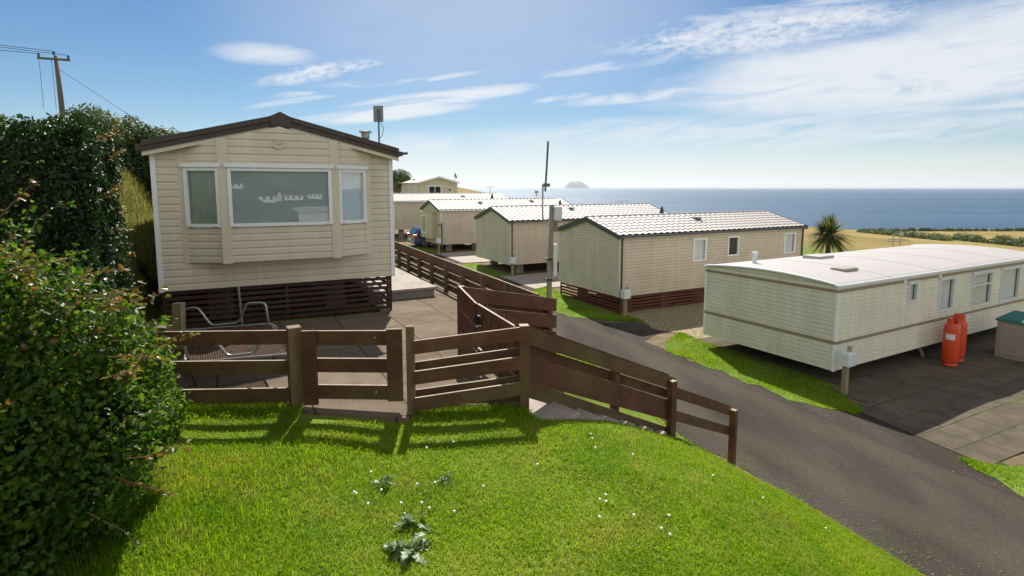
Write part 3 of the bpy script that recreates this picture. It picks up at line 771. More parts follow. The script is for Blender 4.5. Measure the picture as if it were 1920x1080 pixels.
# emblem
mb = MB(); mb.lathe([(.0, .0), (.105, .0), (.105, .022), (.09, .016), (.085, .010), (0, .010)], 28)
em = mb.build('emblem', MT['trim_cream'], h0); em.location = (1.82, -.318, .705 - gP); em.rotation_euler = (R(90), 0, 0); em.scale = (1, .72, 1)
mb = MB()
for p0, p1 in (((-.05, .035), (-.012, -.04)), ((-.012, -.04), (.02, .035)), ((.0, -.01), (.04, .04)), ((.03, -.04), (.055, .0))): mb.tube([(p0[0], p0[1], .017), (p1[0], p1[1], .017)], .008, 6)
mb.build('scroll_mark', MT['metal'], em)
# roof with brown layered verge
ov, oh = .10, .16
sl = (rz - ez) / (W0 / 2)
roof_core(W0 and L0, W0, ez, rz, ov, 0.0, MT['brownfascia'], h0)
core = [o for o in h0.children if o.name.startswith('soffit')][0]
bpy.data.objects.remove(core)
mb = MB(); mb.extrude_poly([(-ov, ez - ov * sl + .0), (W0 / 2, rz + .0), (W0 + ov, ez - ov * sl), (W0 + ov, ez - ov * sl + .07), (W0 / 2, rz + .07), (-ov, ez - ov * sl + .07)], 1, -oh, L0 + .2)
mb.build('roof', MT['brownfascia'], h0)
for s_ in (0, 1):
    ya, yb = (-ov - .012, W0 / 2) if s_ == 0 else (W0 + ov + .012, W0 / 2)
    za, zc = ez - ov * sl, rz
    for lo, hi, t0, t1, mm in ((-.065, .0, .0, .025, 'trim_cream'), (.002, .08, .0, .05, 'brownfascia'), (.082, .135, .0, .075, 'brownfascia'), (.137, .165, .0, .06, 'brownfascia')):
        mb = MB(); mb.extrude_poly([(ya, za + lo), (yb, zc + lo), (yb, zc + hi), (ya, za + hi)], 1, -oh - t1, -oh - t0 + (.0 if lo >= 0 else .0))
        mb.build('verge_board', MT[mm], h0)
mb = MB(); mb.extrude_poly([(W0 / 2 - .15, rz - .06), (W0 / 2 + .15, rz - .06), (W0 / 2 + .17, rz + .12), (W0 / 2, rz + .205), (W0 / 2 - .17, rz + .12)], 1, -oh - .10, -oh - .005)
mb.build('ridge_end_cap', MT['brownfascia'], h0, bevel=.01)
# cream soffit under the verge between front wall and boards
mb = MB()
for ya, yb in ((-ov, W0 / 2), (W0 + ov, W0 / 2)):
    za, zc = ez - ov * sl, rz
    mb.quad((ya, -oh + .004, za - .004), (yb, -oh + .004, zc - .004), (yb, .0, zc - .004), (ya, .0, za - .004))
mb.build('soffit', MT['trim_cream'], h0, recalc=False)
for x in (-ov - .09, W0 + ov + .012): mb = MB(); mb.box(x, x + .078, -oh - .03, L0 + .2, ez - ov * sl + .03, ez - ov * sl + .11); mb.build('gutter', MT['brownfascia'], h0)
mb = MB(); mb.tube([(W0 + ov + .09, -oh + .05, ez - .03 + .08), (W0 + ov + .19, -oh + .0, ez + .06)], .025, 6); mb.build('gutter_bracket', MT['greytrim'], h0)
# flue and flat aerial on a pole, standing at the right side of the roof
mb = MB(); mb.lathe([(.06, -.2), (.06, .14), (.08, .18), (.085, .26), (.075, .27), (.12, .275), (.12, .305), (0, .32)], 16, (3.46, .75, .775 - gP)); mb.build('flue', MT['metal'], h0)
ax_, ay_ = 3.98, 1.85
ae = MB(); ae.tube([(ax_, ay_, -.1 - gP), (ax_, ay_, .9 - gP), (ax_, ay_, 1.62 - gP)], .018, 8); ae.tube([(ax_, ay_, .30 - gP), (W0, ay_, .30 - gP)], .02, 6); ae.tube([(ax_, ay_, .0 - gP), (W0, ay_, .0 - gP)], .02, 6); aer = ae.build('aerial', MT['greenmetal'], h0)
mb = MB(); mb.obox((ax_ + .01, ay_ + .05), .105, .03, 1.40 - gP, 1.745 - gP, R(-34)); mb.build('panel', MT['panelgrey'], aer, bevel=.012)
mb = MB(); mb.box(ax_ - .03, ax_ + .005, ay_ - .045, ay_ + .01, 1.48 - gP, 1.66 - gP); mb.tube([(ax_ + .03, ay_, 1.40 - gP), (ax_ + .10, ay_ - .02, 1.26 - gP), (ax_ + .06, ay_ - .02, 1.10 - gP), (ax_ + .01, ay_ - .02, 1.04 - gP)], .007, 6); mb.build('cable', MT['greenmetal'], aer)
# slatted skirting below
mb = MB(); h = zb - .02
slats(mb, (.02, .06), (W0 - .03, .06), .03, h, 7, .055, posts=5)
slats(mb, (W0 - .05, .10), (W0 - .05, L0), .05, h, 5, .05, posts=6)
slats(mb, (.05, .06), (.05, L0), .03, h, 7, .055, posts=8)
mb.build('skirting', MT['skirt'], h0)
mb = MB(); mb.tube([(1.13, .02, .0), (1.10, .02, zb)], .022, 8); mb.build('drain_pipe', MT['metal'], h0)
for y in np.arange(1.2, L0, 2.2):
    for x in (.8, W0 - .9): mb = MB(); mb.box(x - .2, x + .2, y - .1, y + .1, -.1, zb + .008); mb.build('support_block', MT['pier'], h0)

# raised slab step at the side of the home
sx, sy = UW(3.25, 12.2)
st = thing('door_step', 'raised concrete door step on the slabs beside the cream home', 'step', (sx, sy, -2.33), R(27))
mb = MB(); mb.box(-.75, .65, -.85, 2.6, 0, .15); mb.build('riser', MT['pier'], st)
mb = MB(); mb.box(-.78, .70, -.9, 2.65, .152, .21); mb.build('slab', MT['concrete'], st, bevel=.008)

# ------------------------------------------------------------------ fences (world coordinates, thing at its first post's base)
def board(mb, p0, p1, t0, t1, hgt, off, thick, org):
    """plank between plan points p0,p1; t0,t1 world z of its top; off = shift along the normal towards the viewer's side (right of travel)"""
    a, b = Vector(p0), Vector(p1); d = (b - a).normalized(); n = Vector((d.y, -d.x))
    j = lambda: random.uniform(-.006, .006)
    q = [a + n * (off), b + n * (off), b + n * (off - thick), a + n * (off - thick)]
    z = [t0 + j(), t1 + j()]; h2 = hgt + random.uniform(-.006, .006)
    P = lambda v, zz: (v.x - org[0], v.y - org[1], zz - org[2])
    mb.hexa([P(q[0], z[0] - h2), P(q[1], z[1] - h2), P(q[2], z[1] - h2), P(q[3], z[0] - h2), P(q[0], z[0]), P(q[1], z[1]), P(q[2], z[1]), P(q[3], z[0])])

def fence_post(p, zb, zt, hw, parent, org, m='brown', a=R(27), name='post', hw2=None, lean=(0, 0)):
    mb = MB(); h2 = hw2 or hw
    x, y = p[0] - org[0], p[1] - org[1]
    ca, sa = math.cos(a), math.sin(a)
    q = [(x + i * hw * ca - k * h2 * sa, y + i * hw * sa + k * h2 * ca) for i, k in ((-1, -1), (1, -1), (1, 1), (-1, 1))]
    mb.hexa([(px, py, zb - org[2] - .15) for px, py in q] + [(px + lean[0], py + lean[1], zt - org[2]) for px, py in q])
    return mb.build(name, MT[m], parent, bevel=.006)

# front fence, left bay
pA, pB, pC, pD = (-4.35, 5.72), (-2.33, 5.84), (-1.06, 5.68), (.127, 5.82)
org = (-2.33, 5.84, -2.36)
f = thing('fence', 'low three rail brown fence running from the hawthorn bush to the square weathered gatepost', 'fence', org)
for i, t in enumerate((-1.505, -1.825, -2.135)):
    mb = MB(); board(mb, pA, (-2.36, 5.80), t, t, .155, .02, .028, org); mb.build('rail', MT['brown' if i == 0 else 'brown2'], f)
fence_post((-3.72, 5.83), -2.36, -1.47, .07, f, org, 'oldpost', R(3))
fence_post(pB, -2.40, -1.475, .07, f, org, 'oldpost', R(32))
# leaning pale stake behind the left post
# gate
gt = thing('garden_gate', 'low brown garden gate of three rails between two wide flat boards', 'gate', (-2.2, 5.80, -2.30))
org = (-2.2, 5.80, -2.30)
gq0, gq1 = (-2.18, 5.775), (-1.155, 5.655)
for i, (t0, t1) in enumerate(((-1.505, -1.475), (-1.80, -1.775), (-2.10, -2.07))):
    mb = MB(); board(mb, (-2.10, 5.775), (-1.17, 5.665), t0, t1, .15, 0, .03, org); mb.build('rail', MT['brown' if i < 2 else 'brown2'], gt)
for x0, x1, tz, bz in ((-2.215, -2.06, -1.50, -2.31), (-1.295, -1.135, -1.46, -2.235)):
    mb = MB(); fr0 = (x0 + 2.18) / (1.025); y0 = 5.775 - .12 * fr0; fr1 = (x1 + 2.18) / 1.025; y1 = 5.775 - .12 * fr1
    board(mb, (x0, y0), (x1, y1), tz, tz + .008, tz - bz, .033, .03, org); mb.build('stile', MT['brown'], gt)
mb = MB()
for x, z in ((-1.42, -1.545), (-1.25, -1.54), (-1.42, -2.13), (-1.25, -2.13)):
    mb.tube([(x + 2.2, 5.685 - 5.80 - .05, z + 2.30), (x + 2.2, 5.685 - 5.80 - .01, z + 2.30)], .008, 8)
mb.build('bolt_head', MT['metal'], gt)
# right bay of the front fence, boards both sides
org = (pC[0], pC[1], -2.40)
f = thing('fence', 'short brown fence bay of horizontal boards between the gate and the head of the steps', 'fence', org)
for i, (a, b) in enumerate(((-1.575, -1.462), (-1.905, -1.785), (-2.185, -2.065))):
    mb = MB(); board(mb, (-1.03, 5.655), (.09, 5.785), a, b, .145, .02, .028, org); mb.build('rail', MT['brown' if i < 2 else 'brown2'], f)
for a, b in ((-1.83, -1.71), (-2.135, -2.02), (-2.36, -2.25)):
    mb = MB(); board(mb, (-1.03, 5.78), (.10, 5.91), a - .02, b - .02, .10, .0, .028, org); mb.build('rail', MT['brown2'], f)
fence_post((-1.06, 5.69), -2.42, -1.43, .042, f, org, 'oldpost', R(5))
fence_post(pD, -2.42, -1.452, .052, f, org, 'brown', R(8))
# stepped fence down the steps
q0, q1, q2 = (.127, 5.82), (2.27, 7.66), (3.68, 8.93)
def lp(a, b, t): return (a[0] + (b[0] - a[0]) * t, a[1] + (b[1] - a[1]) * t)
org = (q1[0], q1[1], -3.45)
f = thing('fence', 'brown close boarded fence sloping down beside the concrete steps to the road', 'fence', org)
e0, e1_ = lp(q0, q1, .012), lp(q0, q1, 1.055)
for (a, b, h_, mm) in ((-1.478, -2.735, .185, 'brown2'), (-1.785, -3.08, .30, 'brown'), (-2.075, -3.40, .185, 'brown2')):
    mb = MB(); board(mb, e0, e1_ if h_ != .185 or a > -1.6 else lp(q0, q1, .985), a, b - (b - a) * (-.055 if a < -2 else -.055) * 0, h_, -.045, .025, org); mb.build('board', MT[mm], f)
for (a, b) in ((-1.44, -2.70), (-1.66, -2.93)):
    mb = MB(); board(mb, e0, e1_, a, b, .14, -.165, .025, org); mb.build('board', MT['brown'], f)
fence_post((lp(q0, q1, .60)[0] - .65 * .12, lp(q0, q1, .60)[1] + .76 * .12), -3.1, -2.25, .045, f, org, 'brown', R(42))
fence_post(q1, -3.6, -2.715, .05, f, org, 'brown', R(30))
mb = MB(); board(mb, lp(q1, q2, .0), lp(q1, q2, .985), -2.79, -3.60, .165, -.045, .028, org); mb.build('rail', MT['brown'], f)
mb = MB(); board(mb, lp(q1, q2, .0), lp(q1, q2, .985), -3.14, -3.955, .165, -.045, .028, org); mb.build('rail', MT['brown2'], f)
fence_post(q2, -4.5, -3.665, .05, f, org, 'brown', R(42))
# side of the patio: short boarded piece, then a picket gate
pE, pF = (-.69, 7.48), (-.416, 6.92)
org = (pE[0], pE[1], -2.38)
f = thing('fence', 'dark brown fence panel of overlapping boards beyond the steps, dropping towards the road', 'fence', org)
for i in range(3):
    mb = MB(); board(mb, pF, pE, -1.447 - i * .31, -1.32 - i * .31, .29, -.02, .025, org); mb.build('board', MT['brown'], f)
fence_post(pE, -2.5, -1.33, .045, f, org, 'brown', R(27))
pG = (.67, 8.66)
for i, z in enumerate((0, .27, .54, .79)):
    mb = MB(); board(mb, pE, pG, -1.33 - z * .97, -1.73 - z * .97, .20, .045, .025, org); mb.build('board', MT['brown'], f)
for i, z in enumerate((.14, .41, .66)):
    mb = MB(); board(mb, pE, lp(pE, pG, 1.0), -1.33 - z * .97, -1.73 - z * .97, .17, -.06, .025, org); mb.build('board', MT['brown'], f)
fence_post(lp(pE, pG, .93), -2.95, -1.78, .045, f, org, 'brown', R(40))
# picket gate
pk = thing('picket_gate', 'dark picket gate seen almost edge on at the head of the steps', 'gate', (pF[0], pF[1], -2.36))
org = (pF[0], pF[1], -2.36)
pH = (.06, 5.95)
mb = MB(); board(mb, pH, pF, -1.50, -1.455, .09, .0, .03, org); mb.build('rail', MT['brown'], pk)
mb = MB(); board(mb, pH, pF, -2.06, -2.02, .09, .0, .03, org); mb.build('rail', MT['brown'], pk)
for i in range(9):
    t = (i + .5) / 9; c = lp(pF, pH, t); d = Vector((pH[0] - pF[0], pH[1] - pF[1])).normalized()
    mb = MB(); w2 = .038; zt = -1.46 - .04 * t
    pr = [(-w2, .0), (w2, .0), (w2, .72), (0, .80), (-w2, .72)]
    a, b = [], []
    n_ = Vector((d.y, -d.x))
    for s_, z_ in pr:
        base = Vector(c) + d * s_
        for off, lst in ((-.042, a), (-.022, b)): lst.append((base.x + n_.x * off - org[0], base.y + n_.y * off - org[1], zt - .76 + z_ - org[2]))
    mb.add(a + b, [(0, 1, 2, 3, 4), (9, 8, 7, 6, 5)] + [(k, (k + 1) % 5, 5 + (k + 1) % 5, 5 + k) for k in range(5)])
    mb.build('picket', MT['brown2' if i % 2 else 'brown'], pk)
mb = MB(); cx, cy = lp(pF, pH, .02); mb.obox((cx - org[0] - .03, cy - org[1] - .02), .04, .03, .66, .76, R(-60)); mb.tube([(cx - org[0] - .06, cy - org[1] - .03, .71), (cx - org[0] + .07, cy - org[1] - .08, .74)], .012, 6); mb.build('latch', MT['black'], pk)
# long fence beside the path
l0, l1 = (.42, 8.60), (-3.95, 17.9)
org = (l0[0], l0[1], -2.6)
f = thing('fence', 'long brown slatted fence running away beside the slab path and the cream home', 'fence', org)
nl = 5
for s_ in range(nl):
    a, b = lp(l0, l1, s_ / nl), lp(l0, l1, (s_ + 1) / nl - .002)
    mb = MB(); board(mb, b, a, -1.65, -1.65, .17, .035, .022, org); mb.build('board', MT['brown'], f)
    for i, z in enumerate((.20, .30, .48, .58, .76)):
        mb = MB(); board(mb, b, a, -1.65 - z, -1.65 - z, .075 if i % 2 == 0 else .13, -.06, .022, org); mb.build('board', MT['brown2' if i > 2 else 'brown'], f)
for k in range(10):
    t = .01 + k * .108
    fence_post(lp(l0, l1, t), -2.75, -1.67, .045, f, org, 'oldpost', R(27), hw2=.04)
# leaning stake behind the left fence end
sk = thing('wooden_stake', 'leaning pale timber stake behind the left end of the front fence', 'stake', (-4.25, 6.95, -2.4))
mb = MB(); mb.hexa([(-.06, -.05, 0), (.06, -.05, 0), (.06, .05, 0), (-.06, .05, 0), (-.02, -.05, .95), (.10, -.05, .95), (.10, .05, .95), (-.02, .05, .95)]); mb.build('shaft', MT['palepost'], sk, bevel=.008)
mb = MB(); mb.box(-.015, .11, -.065, -.052, .3, .36); mb.build('batten', MT['oldpost'], sk)

# concrete steps
stp = thing('garden_steps', 'flight of small pale concrete steps going down under the fence to the road', 'steps', (1.2, 7.0, -2.9))
org = (1.2, 7.0, -2.9)
nst = 10
d = (Vector(q2) - Vector(q0)).normalized(); n_ = Vector((d.y, -d.x)); Ltot = (Vector(q2) - Vector(q0)).length
for i in range(7):
    s0 = .05 + i * (Ltot - .5) / nst; s1 = s0 + (Ltot - .5) / nst + .05
    z = lerp(-2.38, -4.27, (i + .35) / nst)
    out_ = .36 - .055 * i + random.uniform(-.03, .03)
    mb = MB(); a = Vector(q0) + d * s0; b = Vector(q0) + d * s1
    c4 = [a + n_ * out_, b + n_ * (out_ - .02), b - n_ * 1.15, a - n_ * 1.15]
    mb.hexa([(v_.x - org[0], v_.y - org[1], z - .3 - org[2]) for v_ in c4] + [(v_.x - org[0], v_.y - org[1], z - org[2] + random.uniform(-.01, .01)) for v_ in c4])
    mb.build('tread', MT['concrete'], stp, bevel=.012)

# ------------------------------------------------------------------ old bed / bench frame on the patio
bf = thing('bench_frame', 'old bare tube frame of a garden bench with a rusty wire seat on the slabs', 'bench frame', (-3.6, 6.8, -2.33))
def rel(p): return (p[0] + 3.6, p[1] - 6.8, p[2] + 2.33)
def rounded(pts, r=.06, k=4):
    out_ = [Vector(pts[0])]
    for a, b, c_ in zip(pts[:-2], pts[1:-1], pts[2:]):
        a, b, c_ = Vector(a), Vector(b), Vector(c_)
        p = b + (a - b).normalized() * min(r, (a - b).length * .45); q = b + (c_ - b).normalized() * min(r, (c_ - b).length * .45)
        for i in range(k + 1):
            t = i / k; out_.append(p * (1 - t) ** 2 + b * 2 * t * (1 - t) + q * t * t)
    out_.append(Vector(pts[-1])); return out_
back = [(-4.44, 7.35, -2.33), (-4.42, 7.4, -1.633), (-4.233, 7.4, -1.604), (-4.055, 7.4, -1.861), (-3.685, 7.4, -1.817), (-3.563, 7.4, -1.546), (-3.312, 7.4, -1.546), (-3.24, 7.4, -2.33)]
near = [(-3.74, 6.40, -2.33), (-3.73, 6.2, -1.76), (-3.37, 6.15, -1.75), (-3.293, 6.15, -1.767), (-3.216, 6.15, -1.897), (-2.895, 6.15, -1.86), (-2.82, 6.15, -1.70), (-2.60, 6.15, -1.68), (-2.50, 6.15, -1.84), (-2.47, 6.2, -2.33)]
for pth in (back, near):
    mb = MB(); mb.tube(rounded([rel(p) for p in pth]), .016, 8); mb.build('side_frame', MT['metal'], bf, smooth=True)
for a, b in (((-4.4, 7.4, -1.92), (-3.25, 7.4, -1.83)), ((-3.7, 6.15, -1.98), (-2.5, 6.15, -1.87)), ((-4.4, 7.4, -1.92), (-3.7, 6.15, -1.98)), ((-3.26, 7.4, -1.83), (-2.5, 6.15, -1.87))):
    mb = MB(); mb.tube([rel(a), rel(b)], .014, 8); mb.build('rail', MT['metal'], bf)
mb = MB()
k = 40
A_, B_, C_, D_ = [Vector(rel(p)) for p in ((-4.38, 7.38, -1.93), (-3.27, 7.38, -1.84), (-2.53, 6.17, -1.88), (-3.69, 6.17, -1.99))]
for i in range(k + 1):
    t = i / k
    mb.tube([A_.lerp(B_, t), D_.lerp(C_, t)], .005, 4); mb.tube([A_.lerp(D_, t), B_.lerp(C_, t)], .005, 4)
mb.build('wire_seat', MT['rust'], bf)
mb = MB(); pp = []
for i in range(15):
    q = 2 * math.pi * i / 14; pp.append((-3.2 + 3.6 + .06 * math.cos(q), 7.3 - 6.8, -1.88 + 2.33 + .06 * math.sin(q)))
mb.tube(pp, .012, 6, caps=False); mb.build('ring', MT['metal'], bf)

# ------------------------------------------------------------------ poles, meter boxes, gas bottles, chest, car
pl = thing('service_pole', 'grey timber pole at the roadside carrying a meter box and a tall thin aerial', 'pole', (.88, 13.47, -4.35))
mb = MB(); mb.tube([(0, 0, -.2), (.02, 0, 1.5), (.07, 0, 3.93)], [.072, .068, .06], 12); mb.build('shaft', MT['post'], pl, smooth=True)
mb = MB(); mb.box(.13, .32, -.10, .10, 3.55, 3.90); mb.build('meter_box', MT['boxgrey'], pl, bevel=.03)
mb = MB(); mb.box(.06, .22, -.06, .04, 3.28, 3.54); mb.build('mounting_plate', MT['post'], pl)
mb = MB(); mb.box(.12, .21, -.10, -.02, 2.2, 3.0); mb.build('cable_cover', MT['boxgrey'], pl, bevel=.015)
mb = MB(); mb.tube(rounded([(.0, -.09, 3.45), (-.13, -.09, 3.55), (-.15, -.09, 3.7), (-.15, -.09, 4.42), (-.08, -.09, 4.42)], .06), .022, 8); mb.build('bracket', MT['metal'], pl)
mb = MB(); mb.tube([(-.09, -.09, 4.25), (-.05, -.09, 5.0), (-.03, -.09, 5.42)], .025, 8); mb.box(-.13, .02, -.12, -.06, 4.36, 4.44); mb.build('aerial', MT['greenmetal'], pl)
mb = MB()
for z in (.5, 1.2, 2.1, 2.6): mb.tube([(.03, 0, z), (.03, 0, z + .04)], .095, 12)
mb.build('strap', MT['wire'], pl)

def meter_post(loc, label, rz=0, first=None, ht=.75):
    t = thing('meter_post', label, 'meter box', loc, rz, 'meter boxes on short posts')
    mb = MB(); mb.box(-.055, .055, -.055, .055, -.1, ht); mb.build('post', MT['palepost'], t, bevel=.006)
    mb = MB(); mb.box(-.16, .14, -.15, .08, ht - .10, ht + .22); mb.build('meter_box', MT['boxgrey'], t, bevel=.03)
    mb = MB(); mb.tube([(.07, -.02, ht + .22), (.07, -.02, ht + .34)], .05, 10); mb.build('cable_cap', MT['metal'], t)
    return t
mp = meter_post((7.62, 12.40, -4.69), 'pale meter box on a short post at the corner of the old white caravan', R(29))
copy_thing(mp, (4.02, 19.58, -4.58), R(29), 'pale meter box on a short post at the corner of the red skirted caravan')
copy_thing(mp, (.02, 27.55, -4.42), R(29), 'pale meter box on a post before the second caravan in the row')
copy_thing(mp, (-4.75, 36.1, -4.26), R(29), 'meter box low on the dark pole before the bay windowed caravan')
lp_ = thing('lamp_post', 'slim dark post with a round lamp before the bay windowed caravan', 'lamp post', (-4.55, 36.15, -4.26))
mb = MB(); mb.tube([(0, 0, -.1), (0, 0, 2.0)], .05, 8); mb.build('shaft', MT['greytrim'], lp_)
mb = MB(); mb.lathe([(0, -.16), (.1, -.13), (.16, 0), (.1, .13), (0, .16)], 14, (-.1, -.05, 1.95)); mb.build('lamp', MT['metal'], lp_)

# two gas bottles
def gas(loc, label, rz, text=True):
    t = thing('gas_bottle', label, 'gas bottle', loc, rz, 'orange gas bottles')
    mb = MB(); mb.lathe([(.165, 0), (.17, .0), (.17, .06), (.15, .065), (.15, .09), (.178, .11), (.187, .15), (.1875, .6), (.187, 1.0), (.178, 1.06), (.15, 1.115), (.10, 1.145), (.05, 1.155), (0, 1.157)], 32); mb.build('cylinder', MT['orange'], t, smooth=True)
    mb = MB()
    for k in range(20):
        if k in (4, 5, 14, 15): continue
        a, b = 2 * math.pi * k / 20, 2 * math.pi * (k + 1) / 20
        p = lambda q, r, z: (r * math.cos(q), r * math.sin(q), z)
        mb.hexa([p(a, .115, 1.135), p(b, .115, 1.135), p(b, .127, 1.135), p(a, .127, 1.135), p(a, .115, 1.27), p(b, .115, 1.27), p(b, .127, 1.27), p(a, .127, 1.27)])
    mb.build('collar', MT['orange'], t)
    mb = MB(); mb.tube([(0, 0, 1.14), (0, 0, 1.24)], .022, 8); mb.tube([(0, 0, 1.21), (.09, 0, 1.21)], .014, 8); mb.build('valve', MT['brass'], t)
    return t
ga = gas((11.55, 14.36, -4.675), 'orange gas bottle standing in front, with white markings on its side', R(-10))
copy_thing(ga, (12.05, 14.78, -4.675), R(70), 'orange gas bottle partly hidden behind the marked one')
mb = MB(); a0 = R(-128)
for z, hh, w_ in ((.86, .012, .34), (.80, .04, .36), (.735, .014, .34)):
    for k in range(12):
        if hh > .03 and k % 3 == 2: wq = .7
        else: wq = 1
        a, b = a0 + w_ * 1.6 * (k / 12 - .5) * 2, a0 + w_ * 1.6 * ((k + wq) / 12 - .5) * 2
        p = lambda q, zz, r: (r * math.cos(q), r * math.sin(q), zz)
        mb.quad(p(a, z - hh, .1895), p(b, z - hh, .1895), p(b, z + hh, .1895), p(a, z + hh, .1895))
mb.build('marking', MT['whitepaint'], ga)

mb = MB(); mb.tube(rounded([(.09, 0, 1.21), (.18, .1, 1.24), (.2, .35, 1.15), (.15, .42, .8)], .08), .012, 6); mb.lathe([(0, 1.18), (.035, 1.19), (.035, 1.23), (0, 1.24)], 10, (.13, .03, 0)); mb.build('hose', MT['wire'], ga)
# storage chest
ch = thing('storage_chest', 'taupe plastic storage chest with a dark green lid on the paving', 'storage chest', (13.45, 15.2, -4.68), R(-63))
mb = MB(); mb.box(0, 1.6, 0, .95, 0, 1.02); mb.box(.08, 1.52, -.02, .0, .1, .92); mb.build('body', MT['taupe'], ch, bevel=.02)
mb = MB(); mb.hexa([(-.05, -.06, 1.022), (1.65, -.06, 1.022), (1.65, 1.0, 1.022), (-.05, 1.0, 1.022), (-.02, -.03, 1.09), (1.62, -.03, 1.09), (1.62, .98, 1.2), (-.02, .98, 1.2)]); mb.build('lid', MT['greenlid'], ch, bevel=.02)

# parked car (rear towards the road)
cx, cy = UW(11.5, 38.4)
car = thing('parked_car', 'dark blue parked car half hidden behind the bay windowed caravan', 'car', (cx, cy, -4.22), R(27))
mb = MB()
prof = [(0, .42), (.02, .28), (.5, .22), (3.7, .22), (4.2, .3), (4.22, .6), (4.1, .78), (3.2, .93), (2.5, 1.36), (1.2, 1.44), (.5, 1.38), (.12, .95)]
mb.extrude_poly(prof, 1, -.86, .86)
mb.build('body', MT['carblue'], car, bevel=.07)
for y0, y1 in ((-.885, -.862), (.862, .885)):
    mb = MB(); mb.extrude_poly([(.55, .95), (3.05, .95), (2.45, 1.3), (1.2, 1.37), (.65, 1.32)], 1, y0, y1); mb.build('side_window', MT['darkglass'], car)
mb = MB(); mb.hexa([(.07, -.66, .98), (.07, .66, .98), (.10, .66, .98), (.10, -.66, .98), (.44, -.60, 1.34), (.44, .60, 1.34), (.5, .60, 1.34), (.5, -.60, 1.34)]); mb.build('rear_window', MT['darkglass'], car)
for s_ in (-1, 1):
    mb = MB(); mb.box(-.035, .25, s_ * .62 if s_ > 0 else -.9, .9 if s_ > 0 else -.62, .74, .95); mb.build('tail_light', MT['tail'], car, bevel=.02)
mb = MB(); mb.box(-.03, .01, -.26, .26, .5, .61); mb.build('number_plate', MT['whitepaint'], car)
for x in (.85, 3.35):
    for s_ in (-1, 1):
        mb = MB(); mb.tube([(x, s_ * .70, .31), (x, s_ * .90, .31)], .31, 24); wh = mb.build('wheel', MT['tyre'], car)
        mb = MB()
        for k in range(5):
            q = 2 * math.pi * k / 5
            mb.tube([(x, s_ * .91, .31), (x + .2 * math.cos(q), s_ * .91, .31 + .2 * math.sin(q))], .03, 6)
        pr_ = [(x + .21 * math.cos(q), s_ * .905, .31 + .21 * math.sin(q)) for q in np.linspace(0, 2 * math.pi, 25)]
        mb.tube(pr_, .022, 6, caps=False); mb.build('rim', MT['alloy'], wh)

# closed parasols between the homes
x, y = UW(18.7, 20.8)
ps = thing('parasol', 'closed dark green parasol behind the ridge of the red skirted caravan', 'parasol', (x, y, gz(x, y)), 0, 'closed green parasols')
top = -.90 - gz(x, y)
mb = MB(); mb.tube([(0, 0, -.1), (0, 0, top)], .025, 8); mb.lathe([(.0, .0), (.28, .02), (.28, .09), (.05, .12)], 14); mb.build('pole', MT['greenmetal'], ps)
mb = MB(); mb.lathe([(.10, top - 1.6), (.21, top - 1.3), (.19, top - .9), (.13, top - .4), (.05, top - .08), (0, top)], 10); mb.build('canopy', MT['parasol'], ps)
for (u_, w_, z_, lb) in ((19.1, 30.7, -.785, 'closed dark green parasol sticking up behind the second caravan in the row'), (19.0, 40.8, -.47, 'closed dark green parasol behind the bay windowed caravan roof')):
    x, y = UW(u_, w_); copy_thing(ps, (x, y, z_ - top), 0, lb)

# TV aerials on poles
def tv_aerial(loc, top, label, style=0):
    t = thing('tv_aerial', label, 'aerial', loc, R(20))
    mb = MB(); mb.tube([(0, 0, 0), (0, 0, top)], .03, 6); mb.build('mast', MT['metal'], t)
    mb = MB()
    if style == 0:
        mb.tube([(-.5, 0, top - .05), (.5, 0, top - .02)], .02, 6)
        for x in np.linspace(-.45, .45, 7): mb.tube([(x, -.25, top - .04), (x, .25, top - .04)], .012, 5)
    else:
        mb.box(-.16, .16, -.04, .04, top - .25, top)
        mb.tube([(-.3, 0, top - .4), (.3, 0, top - .4)], .02, 6)
    mb.build('antenna', MT['metal'], t); return t
for (px, py, zt, lb, stl) in ((-2.33, 60, .08, 'pale TV aerial on a mast behind the farthest roofs', 0), (2.18, 50.0, -.3, 'small TV aerial left of the thin roadside aerial', 1), (7.78, 40, -.95, 'tiny TV aerial above the second caravan roof', 0)):
    g_ = gz(px, py); tv_aerial((px, py, g_), zt - g_, lb, stl)
# mast with crossed bars beyond the white home
gm = gz(41.8, 60.0)
t = thing('tv_aerial', 'tall multi bar aerial mast rising beyond the white caravan roof', 'aerial', (41.8, 60, gm), R(10))
mb = MB(); mb.tube([(0, 0, 0), (0, 0, -4.2 - gm)], .05, 6); mb.tube([(-.9, 0, 0), (-.9, 0, -4.9 - gm)], .05, 6); mb.build('mast', MT['metal'], t)
mb = MB()
for z, a, b in ((-5.75, -1.6, 1.2), (-5.55, -1.5, .9), (-5.05, -1.2, -.4), (-4.45, -.4, .4)): mb.tube([(a, 0, z - gm), (b, 0, z - gm)], .05, 6)
mb.box(-.25, .25, -.08, .08, -5.2 - gm, -4.85 - gm); mb.build('antenna', MT['metal'], t)

